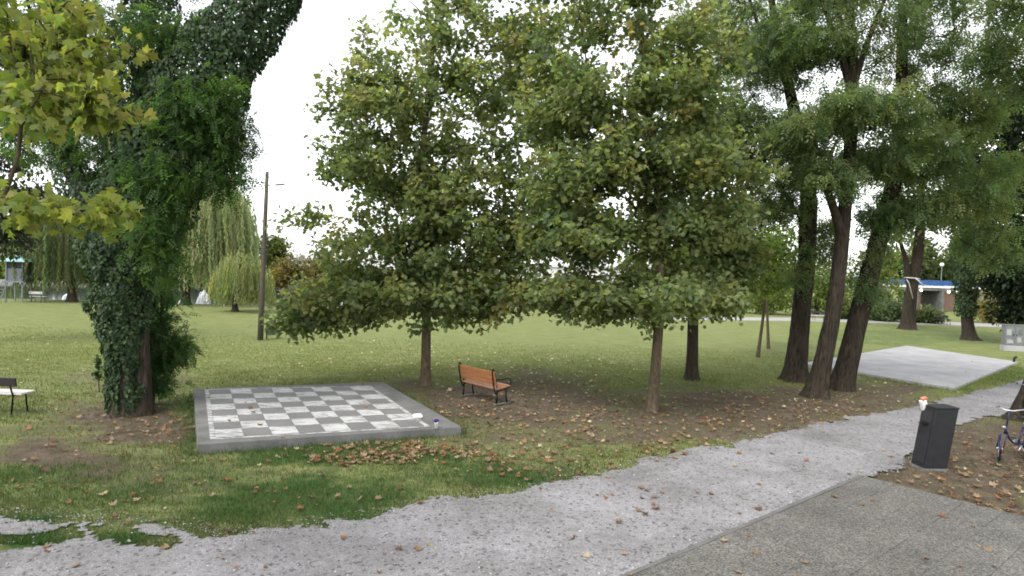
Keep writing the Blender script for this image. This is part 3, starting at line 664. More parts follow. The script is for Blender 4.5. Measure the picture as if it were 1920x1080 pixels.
bE = U(1938, 786)
tree('robinia_tree', 'robinia at the right edge whose grey trunk leans out of the picture behind the bicycles', bE,
     TP(bE, [(1955, 720, 0), (2005, 600, 0), (2060, 430, .2), (2090, 200, .5), (2100, -50, .8)]), [.46, .42, .38, .34, .28, .2, .08],
     [E_(bE, 1920, 100, bE[1] + .5, 90, 90, 1.6, 1), E_(bE, 1950, -70, bE[1], 170, 110, 2.2, 1.6), E_(bE, 2150, 100, bE[1], 160, 130, 2.5, 1.2), E_(bE, 2140, -120, bE[1], 200, 120, 2.5, 1.4)],
     260, 24, PIN_LO, .3, RG, RW, 'bark_robinia', None, 'tree', 3.4, .4, .75, ridge=.16, sides=36, flare=.5, upb=.7, shell=2.2, seed=14)

# ------------------------------------------------------------------ ivy
def ivy(points, radii, N, size, noise_amp=.35, cols=((.03, .055, .024), (.042, .075, .028), (.06, .095, .036), (.022, .042, .02)), wts=(3, 3, 1.5, 2)):
    P = np.array(points, float); R = np.array(radii, float)
    L = np.concatenate([[0], np.cumsum(np.linalg.norm(np.diff(P, axis=0), axis=1))])
    sg = np.linspace(0, L[-1], 400); rg = np.interp(sg, L, R); cdf = np.cumsum(rg + .1); cdf /= cdf[-1]
    s = np.interp(rng.random(N), cdf, sg); c = np.stack([np.interp(s, L, P[:, k]) for k in range(3)], 1); r = np.interp(s, L, R)
    t = unit(np.stack([np.interp(s + .1, L, P[:, k]) - np.interp(s - .1, L, P[:, k]) for k in range(3)], 1)); a = rng.random(N) * 2 * np.pi
    u = unit(np.cross(t, np.array([0, 1., 0]))); w = np.cross(u, t); o = np.cos(a)[:, None] * u + np.sin(a)[:, None] * w
    k = 1 + noise_amp * 2 * (fbm(a * 1.6 + s * .3, s * 2.1, 31) - .5) + noise_amp * .8 * (fbm(a * 4, s * 5, 33) - .5)
    p = c + o * (r * k * (1 - .22 * rng.random(N) ** 2))[:, None]
    d = unit(rdir(N) * .5 + np.array([0, 0, -.9]) + o * .25); nr = unit(o + rdir(N) * .55)
    return p, d, nr, size * rng.uniform(.6, 1.3, N), palette(N, cols, wts, .2)

bI = U(236, 776); yI = bI[1]
root = empty('ivy_tree', bI, 0, 'old tree smothered in dark ivy, forking above the left lawn', 'tree')
main = TP(bI, [(236, 700, 0), (232, 600, 0), (228, 500, 0), (240, 420, 0)])
lst = [A(x, y, yI + d) - bI for x, y, d in [(228, 500, 0), (175, 400, .2), (125, 300, .4), (112, 180, .5), (112, 40, .6), (118, -150, .7)]]
rst = [A(x, y, yI + d) - bI for x, y, d in [(240, 430, 0), (285, 360, -.1), (325, 270, -.2), (365, 170, -.2), (430, 80, -.2), (500, 0, -.2), (590, -110, -.2)]]
mst = [A(x, y, yI + d) - bI for x, y, d in [(250, 440, .1), (262, 300, .3), (270, 150, .4), (285, 0, .5), (290, -150, .5)]]
V, Q, Pm, Rm = trunk_mesh(main, [.25, .24, .23, .22, .22, .22], 24, .16, .5, .2, 8); link('trunk', np_mesh('trunk', V, Q), M['bark_robinia'], root, True)
for pts, r in ((lst, [.22, .2, .17, .15, .13, .08]), (rst, [.24, .24, .22, .2, .17, .13, .06]), (mst, [.2, .17, .14, .1, .06])):
    V, Q, _, _ = trunk_mesh(pts, r, 12, .08, 0, .25, 9); link('limb', np_mesh('limb', V, Q), M['bark_robinia'], root, True)
V2 = trunk_mesh([(.28, .1, -.1), (.3, .1, 1), (.25, .05, 2.2), (.15, 0, 3.2)], [.2, .17, .15, .1], 16, .14, .5, .2, 10); link('side_stem', np_mesh('side_stem', V2[0], V2[1]), M['bark_robinia'], root, True)
m_ = yI / F
parts_ = [ivy([*main[1:], mst[0]], np.array([.2, 32, 44, 56, 58, 60]) * m_ * np.array([0, .95, 1, 1, 1, 1]) + np.array([.34, 0, 0, 0, 0, 0]), 15000, .08, .4),
          ivy(rst, np.array([66, 78, 86, 80, 66, 52, 30]) * m_, 26000, .085, .3), ivy(lst, np.array([60, 42, 26, 22, 22, 20]) * m_, 6500, .08, .3),
          ivy(mst, np.array([62, 66, 60, 46, 30]) * m_, 12000, .085, .4)]
p, d, nr, s, c = [np.concatenate(z) for z in zip(*parts_)]
# keep part of the stem's front bare near the ground
bare = (p[:, 2] < 1.5) & (p[:, 1] < -.02) & (p[:, 0] > .02) & (p[:, 0] < .13)
lowb = (p[:, 2] < 1.0) & (rng.random(len(p)) < .1)
k = ~bare & ~lowb & (p[:, 2] > .05)
V, T, C = scatter(IVY, p[k], d[k], nr[k], s[k], c[k]); tag(link('ivy', np_mesh('ivy', V, T, C), M['ivy'], root), kind='stuff')
Pall = np.concatenate([Pm[2:], np.array(lst), np.array(rst), np.array(mst)]); Rall = np.full(len(Pall), .15)
att = in_ell(560, [E_(bI, 165, 290, yI + .5, 60, 70, .8, .8), E_(bI, 70, 250, yI + .9, 70, 60, .9, .7), E_(bI, 100, 130, yI + .8, 80, 60, .9, .6), E_(bI, 430, 240, yI - .2, 45, 50, .8, .5), E_(bI, 390, 180, yI - .9, 60, 50, .6, .7), E_(bI, 300, 320, yI - 1.0, 70, 50, .5, .7), E_(bI, 400, 250, yI - .3, 60, 55, 1.0, 1.2), E_(bI, 430, 330, yI - .3, 45, 40, .8, .5), E_(bI, 330, 215, yI - 1.0, 70, 50, .5, .6), E_(bI, 300, 430, yI - .7, 45, 70, .6, .8), E_(bI, 320, 500, yI - .5, 30, 50, .5, .35),
                 E_(bI, 220, 60, yI - .6, 110, 70, 1.2, .9), E_(bI, 60, 60, yI + .6, 90, 90, 1.2, .7), E_(bI, 330, 60, yI - .8, 70, 50, .6, .5), E_(bI, 200, -90, yI, 200, 80, 1.8, .9), E_(bI, 180, 190, yI - .8, 80, 70, .7, .5)], 2.)
a_, b_, ra, rb, tips, td = grow(Pall, Rall, att, 1.5, .5, .6, .007)
V, Q = frusta(a_, b_, ra, np.minimum(rb, .05)); tag(link('branches', np_mesh('branches', V, Q), M['twig'], root, True), kind='stuff')
p, d, nr, s, c = leaf_cloud(tips, td, 20, .32, .25, PIN, [(.05, .1, .028), (.07, .13, .03), (.04, .08, .026)], [2, 2, 2], .7)
V, T, C = scatter(PIN, p, d, nr, s, c); tag(link('crown', np_mesh('crown', V, T, C), M['leaf'], root), kind='stuff')

bH = U(285, 757)
tree('sucker_shrub', 'bushy feathery green shrub growing against the foot of the ivy tree', bH, [(0, 0, -.1), (0, 0, .3), (.1, 0, 1.0), (.2, 0, 2.0), (.1, .1, 3.0)], [.05, .045, .04, .03, .015],
     [E_(bH, 310, 640, bH[1], 50, 55, .7, 1.3), E_(bH, 285, 700, bH[1] - .1, 45, 40, .6, .9), E_(bH, 335, 655, bH[1], 38, 32, .5, .5), E_(bH, 290, 570, bH[1], 38, 50, .6, .6), E_(bH, 300, 490, bH[1] + .1, 26, 60, .5, .5)],
     210, 16, PIN, .22, [(.035, .085, .026), (.05, .105, .03), (.028, .065, .024), (.085, .14, .035)], [3, 3, 2, .8], 'twig', None, 'shrub', .1, .22, .6, flare=.2, seed=15, seg=.35)
bw = U(186, 735)
tree('climbing_weed', 'single thin leafy stem standing left of the ivy tree foot', bw, [(0, 0, -.05), (-.02, 0, .4), (-.05, 0, .95)], [.012, .01, .006],
     [((-.03, 0, .6), (.1, .1, .45), 1)], 26, 6, IVY, .09, [(.05, .09, .03), (.04, .07, .026)], [1, 1], 'twig', None, 'plant', .1, .06, .3, flare=0, seed=16)

# the plane tree whose branch hangs into the picture at the upper left; its trunk stands outside the frame
bF = np.array([-8.2, 6.2, 0.0])
FC = [(.145, .175, .04), (.18, .195, .048), (.11, .145, .036), (.21, .2, .06)]
yl = leaf_meshes('yellowing_leaf', PLANE, FC, M['leaf'])
tree('plane_tree', 'yellow green plane tree branch hanging close in at the upper left corner', bF,
     [(0, 0, -.1), (0, 0, .1), (.1, -.1, 2), (.5, -.2, 3.6), (1.5, -.3, 4.7), (2.6, -.4, 5.1), (3.4, -.5, 5.2)], [.26, .25, .2, .15, .09, .05, .025],
     [E_(bF, 90, 110, 5.6, 120, 95, .5, 1.5), E_(bF, 150, 195, 5.4, 100, 45, .35, 1.0), E_(bF, 215, 200, 5.4, 38, 40, .22, .4), E_(bF, 30, 40, 5.9, 90, 70, .5, 1.0), E_(bF, 170, 60, 5.8, 75, 60, .4, .6), E_(bF, 50, 200, 5.7, 70, 50, .4, .5), E_(bF, 130, 400, 5.5, 115, 28, .25, .75), E_(bF, 225, 395, 5.4, 40, 20, .18, .3), E_(bF, 20, 390, 5.6, 60, 28, .3, .3),
      E_(bF, -300, 100, 6, 220, 160, 1.0, 1.2), ((1.2, -2.8, 8.2), (4.2, 4.2, 1.6), 5.), ((-2.5, 1.5, 8.0), (3.2, 3.5, 2.4), 3.)], 560, 8, PLANE, .1, FC, [3, 2, 3, .4], 'bark_plane', None, 'tree', 2.6, .15, .75, parts=300, leafmesh=yl, flat=.25, seed=17, seg=.3, shell=2., rt=.006, sag=.03)  # the high overhead crown clumps, out of view, are added to shade the foreground
bD = U(-70, 640)
tree('dark_tree', 'dark purplish tree with drooping twigs at the left edge behind the yellow branch', bD, TP(bD, [(-65, 500, 0), (-60, 300, 0), (-55, 50, 0)]), [.3, .28, .25, .2, .08],
     [E_(bD, 40, 100, bD[1], 90, 80, 1.8, 1), E_(bD, 15, 200, bD[1], 70, 60, 1.8, 1), E_(bD, 10, 330, bD[1], 60, 60, 1.6, 1), E_(bD, -40, 420, bD[1], 70, 70, 1.8, .8), E_(bD, -70, 100, bD[1], 150, 130, 2.8, 1.2), E_(bD, 30, 430, bD[1] + .4, 20, 50, .8, .25)],
     380, 28, OVAL, .2, [(.022, .03, .02), (.035, .03, .03), (.03, .042, .024)], [2, 1.3, 2], 'bark_dark', None, 'tree', 2, .42, 1.3, upb=.2, seed=18)

# ------------------------------------------------------------------ willows by the pond
def willow(name, label, px, py, tops, n, cols, wts, trunk_r, zl, seed):
    base = U(px, py); y = base[1]; root = empty(name, base, 0, label, 'willow', 'weeping willows by the pond')
    pts = [np.array([0, 0, -.1]), np.array([0, 0, .4])] + [A(a, b, y) - base for a, b in tops['trunk']]
    V, Q, P, R = trunk_mesh(pts, np.linspace(trunk_r, trunk_r * .35, len(pts)), 12, .1, .4, .3, seed); link('trunk', np_mesh('trunk', V, Q), M['bark_dark'], root, True)
    ells = [E_(base, *e[:2], y + e[5], e[2], e[3], e[4], e[6]) for e in tops['ells']]
    att = in_ell(n, ells, 2.6); a, b, ra, rb, tips, td = grow(P, R, att[:min(n, 150)], 1.5, .8, .3, .012, .12); V, Q = frusta(a, b, ra, rb, 4)
    tag(link('branches', np_mesh('branches', V, Q), M['bark_dark'], root, True), kind='stuff')
    L = np.maximum(.4, np.minimum(att[:, 2] - zl - rng.random(len(att)) ** 1.5 * 1.6, rng.uniform(2., 6.5, len(att)))); SP = .1; cnt = (L / SP).astype(int)
    idx = np.repeat(np.arange(len(att)), cnt); k = np.concatenate([np.arange(c) for c in cnt]); f = k * SP
    out = unit(att * [1, 1, 0] + 1e-6); sw = rng.normal(0, .05, (len(att), 3)) * [1, 1, 0]
    p = att[idx] + out[idx] * (.35 * (1 - np.exp(-f))[:, None]) + sw[idx] * f[:, None] + np.stack([0 * f, 0 * f, -f + .25 * np.exp(-f * 2)], 1) + rng.normal(0, .025, (len(f), 3))
    d = unit(rdir(len(f)) * .45 + [0, 0, -1]); nr = rdir(len(f)); c = np.repeat(palette(len(att), cols, wts, .2), cnt, 0)
    V, T, C = scatter((OVAL[0] * [.42, 1, 1], OVAL[1]), p, d, nr, rng.uniform(.2, .38, len(f)), c); tag(link('crown', np_mesh('crown', V, T, C), M['leaf'], root), kind='stuff')
WG = [(.25, .285, .175), (.29, .32, .2), (.2, .235, .14)]
willow('weeping_willow', 'large weeping willow with long curtains behind the fountain jet', 348, 571, dict(trunk=[(352, 520), (360, 450), (375, 380)],
       ells=[(390, 375, 82, 55, 3.2, 0, 1.3), (345, 390, 58, 70, 2.8, -.3, .9), (440, 420, 36, 65, 2., -.3, .7), (390, 342, 50, 22, 1.8, 0, .5)]), 1500, WG, [2, 2, 2], .38, 1.1, 21)
willow('weeping_willow', 'weeping willow trailing to the water beside the stilted hut', 135, 566, dict(trunk=[(135, 520), (130, 470), (125, 420)],
       ells=[(110, 410, 60, 40, 2.6, 0, 1), (85, 440, 40, 40, 2.2, .2, .6), (150, 440, 30, 50, 2.2, .2, .5), (60, 380, 50, 40, 2, 1, .4)]), 800, [(.12, .15, .075), (.15, .18, .085), (.09, .12, .06)], [2, 2, 2], .35, .8, 22)
willow('weeping_willow', 'small pale yellowish willow left of the wooden pole', 441, 584, dict(trunk=[(440, 550), (443, 520), (450, 495)],
       ells=[(455, 500, 42, 26, 1.9, 0, 1), (480, 520, 28, 26, 1.6, 0, .6), (420, 525, 24, 26, 1.5, 0, .5)]), 460, [(.2, .23, .11), (.24, .26, .12), (.15, .18, .08)], [2, 2, 1], .2, .5, 23)

# ------------------------------------------------------------------ far trees and shrubs
FG = [(.06, .09, .032), (.085, .115, .036), (.05, .075, .03), (.12, .13, .04)]
def far_tree(px, py, Y, cx, cy, rx, ry, label, cols=None, name='tree', cat='tree', group='trees beyond the lawn', nt=70, nl=34, size=None, wts=None, grounded=None):
    base = A(px, py, Y); base[2] = 0; s = Y / F; size = size or .0062 * Y; cols = cols or FG
    c = A(cx, cy, Y) - base; zt = c[2] + ry * s * .4
    tree(name, label, base, [(0, 0, -.1), (0, 0, .2), (c[0] * .5, 0, max(.4, c[2] * .6)), (c[0], 0, max(.7, zt))], [.004 * Y, .0035 * Y, .003 * Y, .0012 * Y],
         [((c[0], 0, c[2]), (rx * s, rx * s * .8, ry * s), 1.2), ((c[0] - rx * s * .35, .2, c[2] - ry * s * .25), (rx * s * .7, rx * s * .6, ry * s * .6), .6), ((c[0] + rx * s * .35, .2, c[2] - ry * s * .15), (rx * s * .65, rx * s * .6, ry * s * .65), .6)],
         nt, nl, OVAL, size, cols, wts or [1] * len(cols), 'bark_dark', group, cat, .3, .011 * Y, .3, flare=.3, sides=8, seg=.014 * Y, rt=.0002 * Y, seed=int(px) % 97)
BR = [(.14, .11, .045), (.17, .14, .05), (.1, .1, .035)]
for a in [(-60, 530, 95, -60, 470, 70, 60, 'dark leafy tree beyond the pond at the far left edge'), (50, 532, 92, 48, 480, 55, 45, 'bright green tree beyond the pond right of the stilted hut', [(.12, .16, .04), (.08, .12, .035)]),
          (150, 535, 96, 190, 460, 70, 70, 'tall green tree across the pond hidden mostly by the ivy trunk'), (300, 538, 98, 290, 480, 60, 55, 'green tree across the pond behind the large willow'),
          (420, 540, 100, 430, 485, 60, 50, 'dull green tree across the pond between the two right willows'), (515, 541, 92, 508, 470, 26, 36, 'grey green tree top seen right beside the wooden pole'),
          (548, 543, 88, 545, 508, 36, 34, 'yellow brown bush across the pond right of the wooden pole', BR), (610, 543, 92, 610, 500, 40, 40, 'olive tree on the far bank behind the low plane branches', BR),
          (690, 546, 95, 690, 524, 55, 22, 'low dark shrub on the far bank left of the chessboard plane trunk'), (790, 548, 95, 790, 528, 55, 20, 'low shrub on the far bank behind the chessboard plane trunk'),
          (900, 552, 95, 900, 533, 60, 18, 'low shrub on the far bank right of the chessboard plane trunk'), (1010, 590, 62, 1010, 560, 55, 26, 'rounded dark shrub at the lawn end behind the orange bench'),
          (1110, 592, 62, 1110, 562, 60, 26, 'rounded dark shrub at the lawn end left of the slim plane trunk'), (1210, 594, 62, 1215, 566, 60, 24, 'rounded shrub at the lawn end behind the slim plane trunk'),
          (1330, 594, 64, 1330, 566, 60, 24, 'rounded shrub at the lawn end right of the dark thin trunk'), (1430, 596, 64, 1440, 560, 65, 40, 'light green bush behind the two saplings', [(.1, .14, .04), (.13, .16, .045)]),
          (1530, 597, 66, 1535, 530, 60, 62, 'green tree behind the leftmost robinia trunk', [(.08, .12, .035), (.12, .15, .04)]), (1620, 598, 62, 1640, 520, 55, 62, 'bright green tree filling the gap between the leaning trunks', [(.1, .15, .04), (.075, .115, .035), (.14, .16, .04)]),
          (1590, 598, 60, 1590, 580, 45, 16, 'low clipped bush at the path between the robinia trunks'), (1672, 600, 58, 1668, 583, 40, 17, 'low grey green bush left of the forked trunk', [(.07, .1, .05), (.09, .12, .06)]),
          (1735, 603, 57, 1738, 592, 32, 10, 'low hedge bush between the forked trunk and the far bench', [(.07, .1, .04), (.09, .11, .05)]),
          (1725, 572, 112, 1730, 485, 26, 55, 'tall slim poplar beyond the bridge', [(.06, .085, .04), (.08, .1, .05)]), (1765, 572, 118, 1766, 500, 36, 34, 'rounded tree top above the blue bridge rail'),
          (1800, 575, 112, 1812, 490, 40, 52, 'green tree beyond the bridge behind the ivy column'), (1690, 575, 108, 1680, 480, 50, 60, 'pale green tree beyond the bridge behind the forked trunk'),
          (1910, 580, 105, 1915, 490, 60, 60, 'dark tree beyond the bridge at the right edge')]:
    lab = a[7]; shrub = 'shrub' in lab or 'bush' in lab
    far_tree(*a[:7], lab, a[8] if len(a) > 8 else None, 'shrub' if shrub else 'tree', 'shrub' if shrub else 'tree', 'shrubs at the end of the lawn' if shrub else 'trees beyond the lawn')
for px_, lab in ((-20, 'low dark bush on the far pond bank behind the stilted hut'), (105, 'low dark bush on the far pond bank above the small pale bench'), (225, 'low dark bush on the far pond bank behind the ivy tree'), (345, 'low dark bush on the far pond bank behind the large willow trunk'), (450, 'low dark bush on the far pond bank behind the small pale willow'), (555, 'low dark bush on the far pond bank right of the wooden pole')):
    yb = 533 + (px_ - 150) * .02; far_tree(px_, yb, 94, px_, yb - 20, 66, 22, lab, [(.035, .055, .025), (.05, .07, .028)], 'shrub', 'shrub', 'low bushes on the far pond bank', 70, 34, .6)
by = U(1858, 606)
far_tree(1858, 606, by[1], 1856, 574, 46, 34, 'yellow green bush with brown tips right of the ivy column', [(.16, .14, .035), (.2, .15, .045), (.11, .12, .03)], 'shrub', 'shrub', 'shrubs at the end of the lawn', 90, 30, .2)

bK = U(1702, 617); yK = bK[1]
tree('forked_tree', 'tree with forked trunk standing right of the leaning robinias on the far lawn', bK, TP(bK, [(1706, 570, 0), (1712, 530, 0), (1722, 470, 0), (1728, 400, 0), (1728, 320, 0)]), [.52, .48, .42, .38, .36, .3, .15],
     [E_(bK, 1700, 370, yK, 90, 45, 3.5, 1), E_(bK, 1760, 400, yK, 60, 35, 3, .6), E_(bK, 1690, 300, yK, 120, 60, 4, 1), E_(bK, 1660, 430, yK, 40, 30, 2, .35)], 150, 30, OVAL, .3, RG, RW, 'bark_robinia', None, 'tree', 5, .8, .5, ridge=.14, sides=24, seed=31, rt=.015)
fk = bpy.data.objects['forked_tree']
V, Q, _, _ = trunk_mesh([A(x, y, yK) - bK for x, y in [(1709, 545), (1702, 520), (1700, 490), (1690, 462), (1682, 430)]], [.26, .24, .2, .14, .07], 12, .1, 0, .3, 3); link('branch', np_mesh('branch', V, Q), M['bark_robinia'], fk, True)
rp = MB(); c0 = A(1710, 522, yK); rp.ring(c0, .5, .05, (.1, 0, 1), 20, 6); rp.tube([A(1716, 521, yK - .5), A(1724, 528, yK - .6), A(1732, 536, yK - .6), A(1736, 535, yK - .5)], .05, 6); rp.tube([A(1700, 524, yK - .45), A(1704, 530, yK - .5), A(1712, 560, yK - .5)], .035, 5)
tag(rp.build('rope', M['wood_pale'], None, True), 'pale rope tied round the fork of the trunk on the far lawn', 'rope')

bL = U(1818, 637); yL = bL[1]
root = empty('ivy_tree', bL, 0, 'slender tree trunk wrapped in an ivy column above the far lawn', 'tree')
tr_ = TP(bL, [(1812, 590, 0), (1810, 500, 0), (1812, 380, 0), (1815, 250, 0)]); V, Q, P, R = trunk_mesh(tr_, [.4, .36, .3, .28, .24, .12], 16, .12, .6, .25, 7); link('trunk', np_mesh('trunk', V, Q), M['bark_dark'], root, True)
p, d, nr, s, c = ivy(tr_[2:], np.array([15, 23, 24, 20]) * yL / F, 7000, .16, .3); V, T, C = scatter(IVY, p, d, nr, s, c); tag(link('ivy', np_mesh('ivy', V, T, C), M['ivy'], root), kind='stuff')
p, d, nr, s, c = leaf_cloud(in_ell(90, [E_(bL, 1812, 340, yL, 60, 50, 2, 1), E_(bL, 1800, 250, yL, 90, 70, 3, 1)], 2), rdir(90), 30, .7, .3, OVAL, [(.03, .05, .02), (.045, .07, .026)], [1, 1]); V, T, C = scatter(OVAL, p, d, nr, s, c)
tag(link('crown', np_mesh('crown', V, T, C), M['leaf'], root), kind='stuff')
bR = U(1945, 648); yR = bR[1]
DK = [(.018, .03, .016), (.028, .042, .02), (.014, .024, .014), (.05, .035, .022)]
tree('dark_tree', 'very dark dense evergreen filling the right edge behind the graffiti cabinet', bR, TP(bR, [(1940, 500, 0), (1935, 300, 0), (1930, 80, 0)]), [.45, .42, .36, .28, .1],
     [E_(bR, 1905, 560, yR, 42, 55, 1.6, 1.0), E_(bR, 1895, 450, yR, 55, 70, 2, 1.4), E_(bR, 1905, 330, yR, 55, 80, 2, 1.4), E_(bR, 1900, 200, yR, 60, 80, 2, 1.3), E_(bR, 1880, 500, yR, 42, 60, 1.5, .9), E_(bR, 1875, 330, yR, 50, 70, 1.6, .8), E_(bR, 1980, 400, yR, 80, 220, 2.5, 1.2)],
     640, 36, OVAL, .3, DK, [3, 2, 2, .35], 'bark_dark', None, 'tree', .8, .5, .6, seed=33)

# ------------------------------------------------------------------ benches
R2 = Matrix.Rotation
def face_yaw(d): return math.atan2(d[1], d[0]) - math.pi / 2      # local +Y (the way a sitter faces) -> direction d
def iron_bench(loc, yaw):
    r = empty('park_bench', loc, yaw, 'orange slatted park bench with black curved iron ends under the plane trees', 'bench')
    L = 1.5; tilt = R2(math.radians(-14), 3, 'X')
    for i in range(4):
        b = MB(); b.box((0, -.17 + i * .118, .445 - .012 * (3 - i) + (.012 if i == 3 else 0)), (L, .098, .034)); b.build('seat_slat', M['wood_orange'], r, bevel=.006)
    for i in range(3):
        z = .56 + i * .125; b = MB(); b.box((0, -.245 - (z - .5) * .25, z), (L, .03, .112), R2(math.radians(14), 3, 'X')); b.build('back_slat', M['wood_orange'], r, bevel=.006)
    for s in (-1, 1):
        e = MB(); x = s * (L / 2 - .06)
        loop = [(x, -.2 - .045 * math.cos(t) - .11 * math.sin(t) * 1.0 - .07 * (math.sin(t)), .6 + .33 * math.sin(t)) for t in np.linspace(0, 2 * math.pi, 22, endpoint=False)]
        e.tube([(x, -.245 - .25 * (q[2] - .5) * .9 + (.055 if k < 6 or k > 16 else -.055) * abs(math.cos(2 * math.pi * k / 22)), q[2]) for k, q in enumerate(loop)], .017, 6, closed=True)
        e.tube([(x, -.2, .3), (x, -.1, .36), (x, .1, .38), (x, .24, .42), (x, .29, .5), (x, .27, .62), (x, .2, .66), (x, .0, .63), (x, -.2, .64)], .017, 6)
        e.build('side_frame', M['black_metal'], r, True)
        for y in (-.16, .14):
            g = MB(); g.tube([(x, y, .37), (x, y - .01, .2), (x, y + (-.03 if y < 0 else .03), .02)], [.022, .02, .026], 8); g.build('leg', M['black_metal'], r, True)
        f = MB(); f.box((x, 0, .015), (.09, .52, .03)); f.build('foot_plate', M['concrete'], r, bevel=.006)
    return r
pa, pb = U(876, 742)[:2], U(936, 758)[:2]; ax_ = unit(pb - pa); fd = np.array([-ax_[1], ax_[0]])
if fd[0] < 0: fd = -fd
mid = (pa + pb) / 2
iron_bench((mid[0] + .05, mid[1] + .05, .0), face_yaw(fd))

def plank_bench(loc, yaw, label, seat, back, L=1.55, group=None):
    r = empty('park_bench', loc, yaw, label, 'bench', group)
    for i in range(3):
        b = MB(); b.box((0, -.14 + i * .14, .45), (L, .125, .04)); b.build('seat_slat', M[seat], r, bevel=.005)
    b = MB(); b.box((0, -.29, .72), (L - .08, .035, .19), R2(math.radians(10), 3, 'X')); b.build('backrest', M[back], r, bevel=.006)
    for s in (-1, 1):
        x = s * (L / 2 - .18)
        g = MB(); g.tube([(x, -.24, 0), (x, -.2, .4), (x, -.27, .6), (x, -.31, .78)], .018, 6); g.build('leg', M['black_metal'], r, True)
        g = MB(); g.tube([(x, .2, 0), (x, .14, .42), (x, -.2, .42)], .018, 6); g.build('leg', M['black_metal'], r, True)
    return r
pL = U(-12, 772); plank_bench((pL[0], pL[1], 0), face_yaw((.03, 1)), 'bench with dark backrest and pale seat cut by the left edge', 'wood_pale', 'wood_dark')
pQ = U(1768, 609); plank_bench((pQ[0], pQ[1], 0.0), face_yaw((0, -1)), 'dark bench on the far path between the forked trunk and the ivy column', 'wood_dark', 'wood_dark', 1.35)
pQ = U(83, 566); plank_bench((pQ[0], pQ[1] - .6, 0.0), face_yaw((0, 1)), 'small pale bench at the pond edge beside the stilted hut', 'wood_pale', 'wood_pale', 1.1)
pQ = U(1536, 601); plank_bench((pQ[0], pQ[1], 0.0), face_yaw((0, -1)), 'pale bench on the far path seen between two robinia trunks', 'wood_pale', 'wood_dark', 1.3)

# ------------------------------------------------------------------ litter bin, paper, things on the chess platform
q0, q1, q2 = U(1733, 881), U(1710, 871), U(1770, 862)
u1, u2 = q1 - q0, q2 - q0; l1, l2 = .36, .44
d1 = unit(u1[:2]); d2 = np.array([-d1[1], d1[0]]); d2 = d2 if d2 @ u2[:2] > 0 else -d2
ctr = q0[:2] + d1 * l1 / 2 + d2 * l2 / 2
bin_ = empty('litter_bin', (ctr[0], ctr[1], 0), math.atan2(d2[1], d2[0]), 'tall anthracite box shaped litter bin leaning beside the gravel path', 'litter bin')
bl = MB(); H = 1.16; lean = math.tan(math.radians(8.5)); ca, sa = math.cos(-bin_.rotation_euler[2]), math.sin(-bin_.rotation_euler[2])
lx, ly = ca * lean, sa * lean                        # lean towards world +X in the bin's own axes
def skew(z): return np.array([lx * z, ly * z])
def sbox(cx, cy, wx, wy, z0, z1):
    b = MB(); P = []
    for z in (z0, z1):
        k = skew(z)
        for x, y in ((-.5, -.5), (.5, -.5), (.5, .5), (-.5, .5)): P.append((cx + x * wx + k[0], cy + y * wy + k[1], z))
    return b.add(P, [(3, 2, 1, 0), (4, 5, 6, 7), (0, 1, 5, 4), (1, 2, 6, 5), (2, 3, 7, 6), (3, 0, 4, 7)])
sbox(0, 0, l2, l1, .02, H - .045).build('body', M['anthracite'], bin_, bevel=.008)
sbox(0, 0, l2 + .012, l1 + .012, H - .04, H).build('lid', M['anthracite'], bin_, bevel=.008)
s_in = -1 if (np.array([-d1[0], -d1[1]]) @ np.array([-math.sin(bin_.rotation_euler[2]), math.cos(bin_.rotation_euler[2])])) < 0 else 1
sbox(-l2 / 2 - .01, 0, .02, l1 * .86, .1, .78).build('door', M['anthracite'], bin_, bevel=.004)
sbox(-l2 / 2 - .004, 0, .012, l1 * .7, .86, 1.05).build('slot', M['rubber'], bin_)
sbox(-l2 / 2 - .05, .0, .09, .12, .82, .835).build('ashtray', M['black_metal'], bin_, bevel=.003)
sbox(0, 0, l2 + .03, l1 + .03, -.03, .02).build('footing', M['concrete'], bin_)
pp = A(1733, 757, ctr[1] + .12); carton = empty('drink_carton', pp, 0, 'white and red drink carton sticking out of the litter bin', 'carton')
Rc = R2(math.radians(-24), 3, 'Y') @ R2(math.radians(12), 3, 'X')
b = MB(); b.box((0, 0, -.05), (.1, .08, .26), Rc); b.build('carton_body', M['foam'], carton, bevel=.004)
b = MB(); b.box(Rc @ Vector((.02, 0, .1)), (.103, .083, .05), Rc); b.build('red_top', surf('red_print', (.4, .1, .06), (.55, .3, .2), 9, .5, 0, 0), carton, bevel=.003)
b = MB(); b.box(Rc @ Vector((-.015, -.041, -.07)), (.05, .004, .06), Rc); b.build('dark_print', surf('dark_print', (.05, .05, .12), (.08, .08, .16), 9, .5, 0, 0), carton)

pf = U(783, 784, PLZ); fo = empty('foam_box', (pf[0], pf[1], PLZ + .005), .3, 'white foam food box lying on the right border of the chessboard', 'food box')
b = MB(); b.add(*[(lambda V, Q: (V, Q))([(x * .2 * k, y * .15 * k, z) for z, k in ((0, .42), (.035, .5), (.05, .5), (.085, .4)) for x, y in ((-1, -1), (1, -1), (1, 1), (-1, 1))], [(3, 2, 1, 0), (12, 13, 14, 15)] + [(i * 4 + j, i * 4 + (j + 1) % 4, (i + 1) * 4 + (j + 1) % 4, (i + 1) * 4 + j) for i in range(3) for j in range(4)])][0])
b.build('box_shell', M['foam'], fo, bevel=.012)
b = MB(); b.box((0, 0, .0425), (.204, .154, .006)); b.build('rim', M['foam'], fo, bevel=.002)
pf = U(818, 803, PLZ); fp = empty('flower_pot', (pf[0], pf[1], PLZ), 0, 'white cup shaped pot with purple flowers on the platform corner', 'flower pot')
b = MB(); b.lathe([(.032, 0), (.045, .11), (.048, .112), (.048, .12), (.04, .12), (.038, .1)], 18); b.build('pot', M['foam'], fp, True)
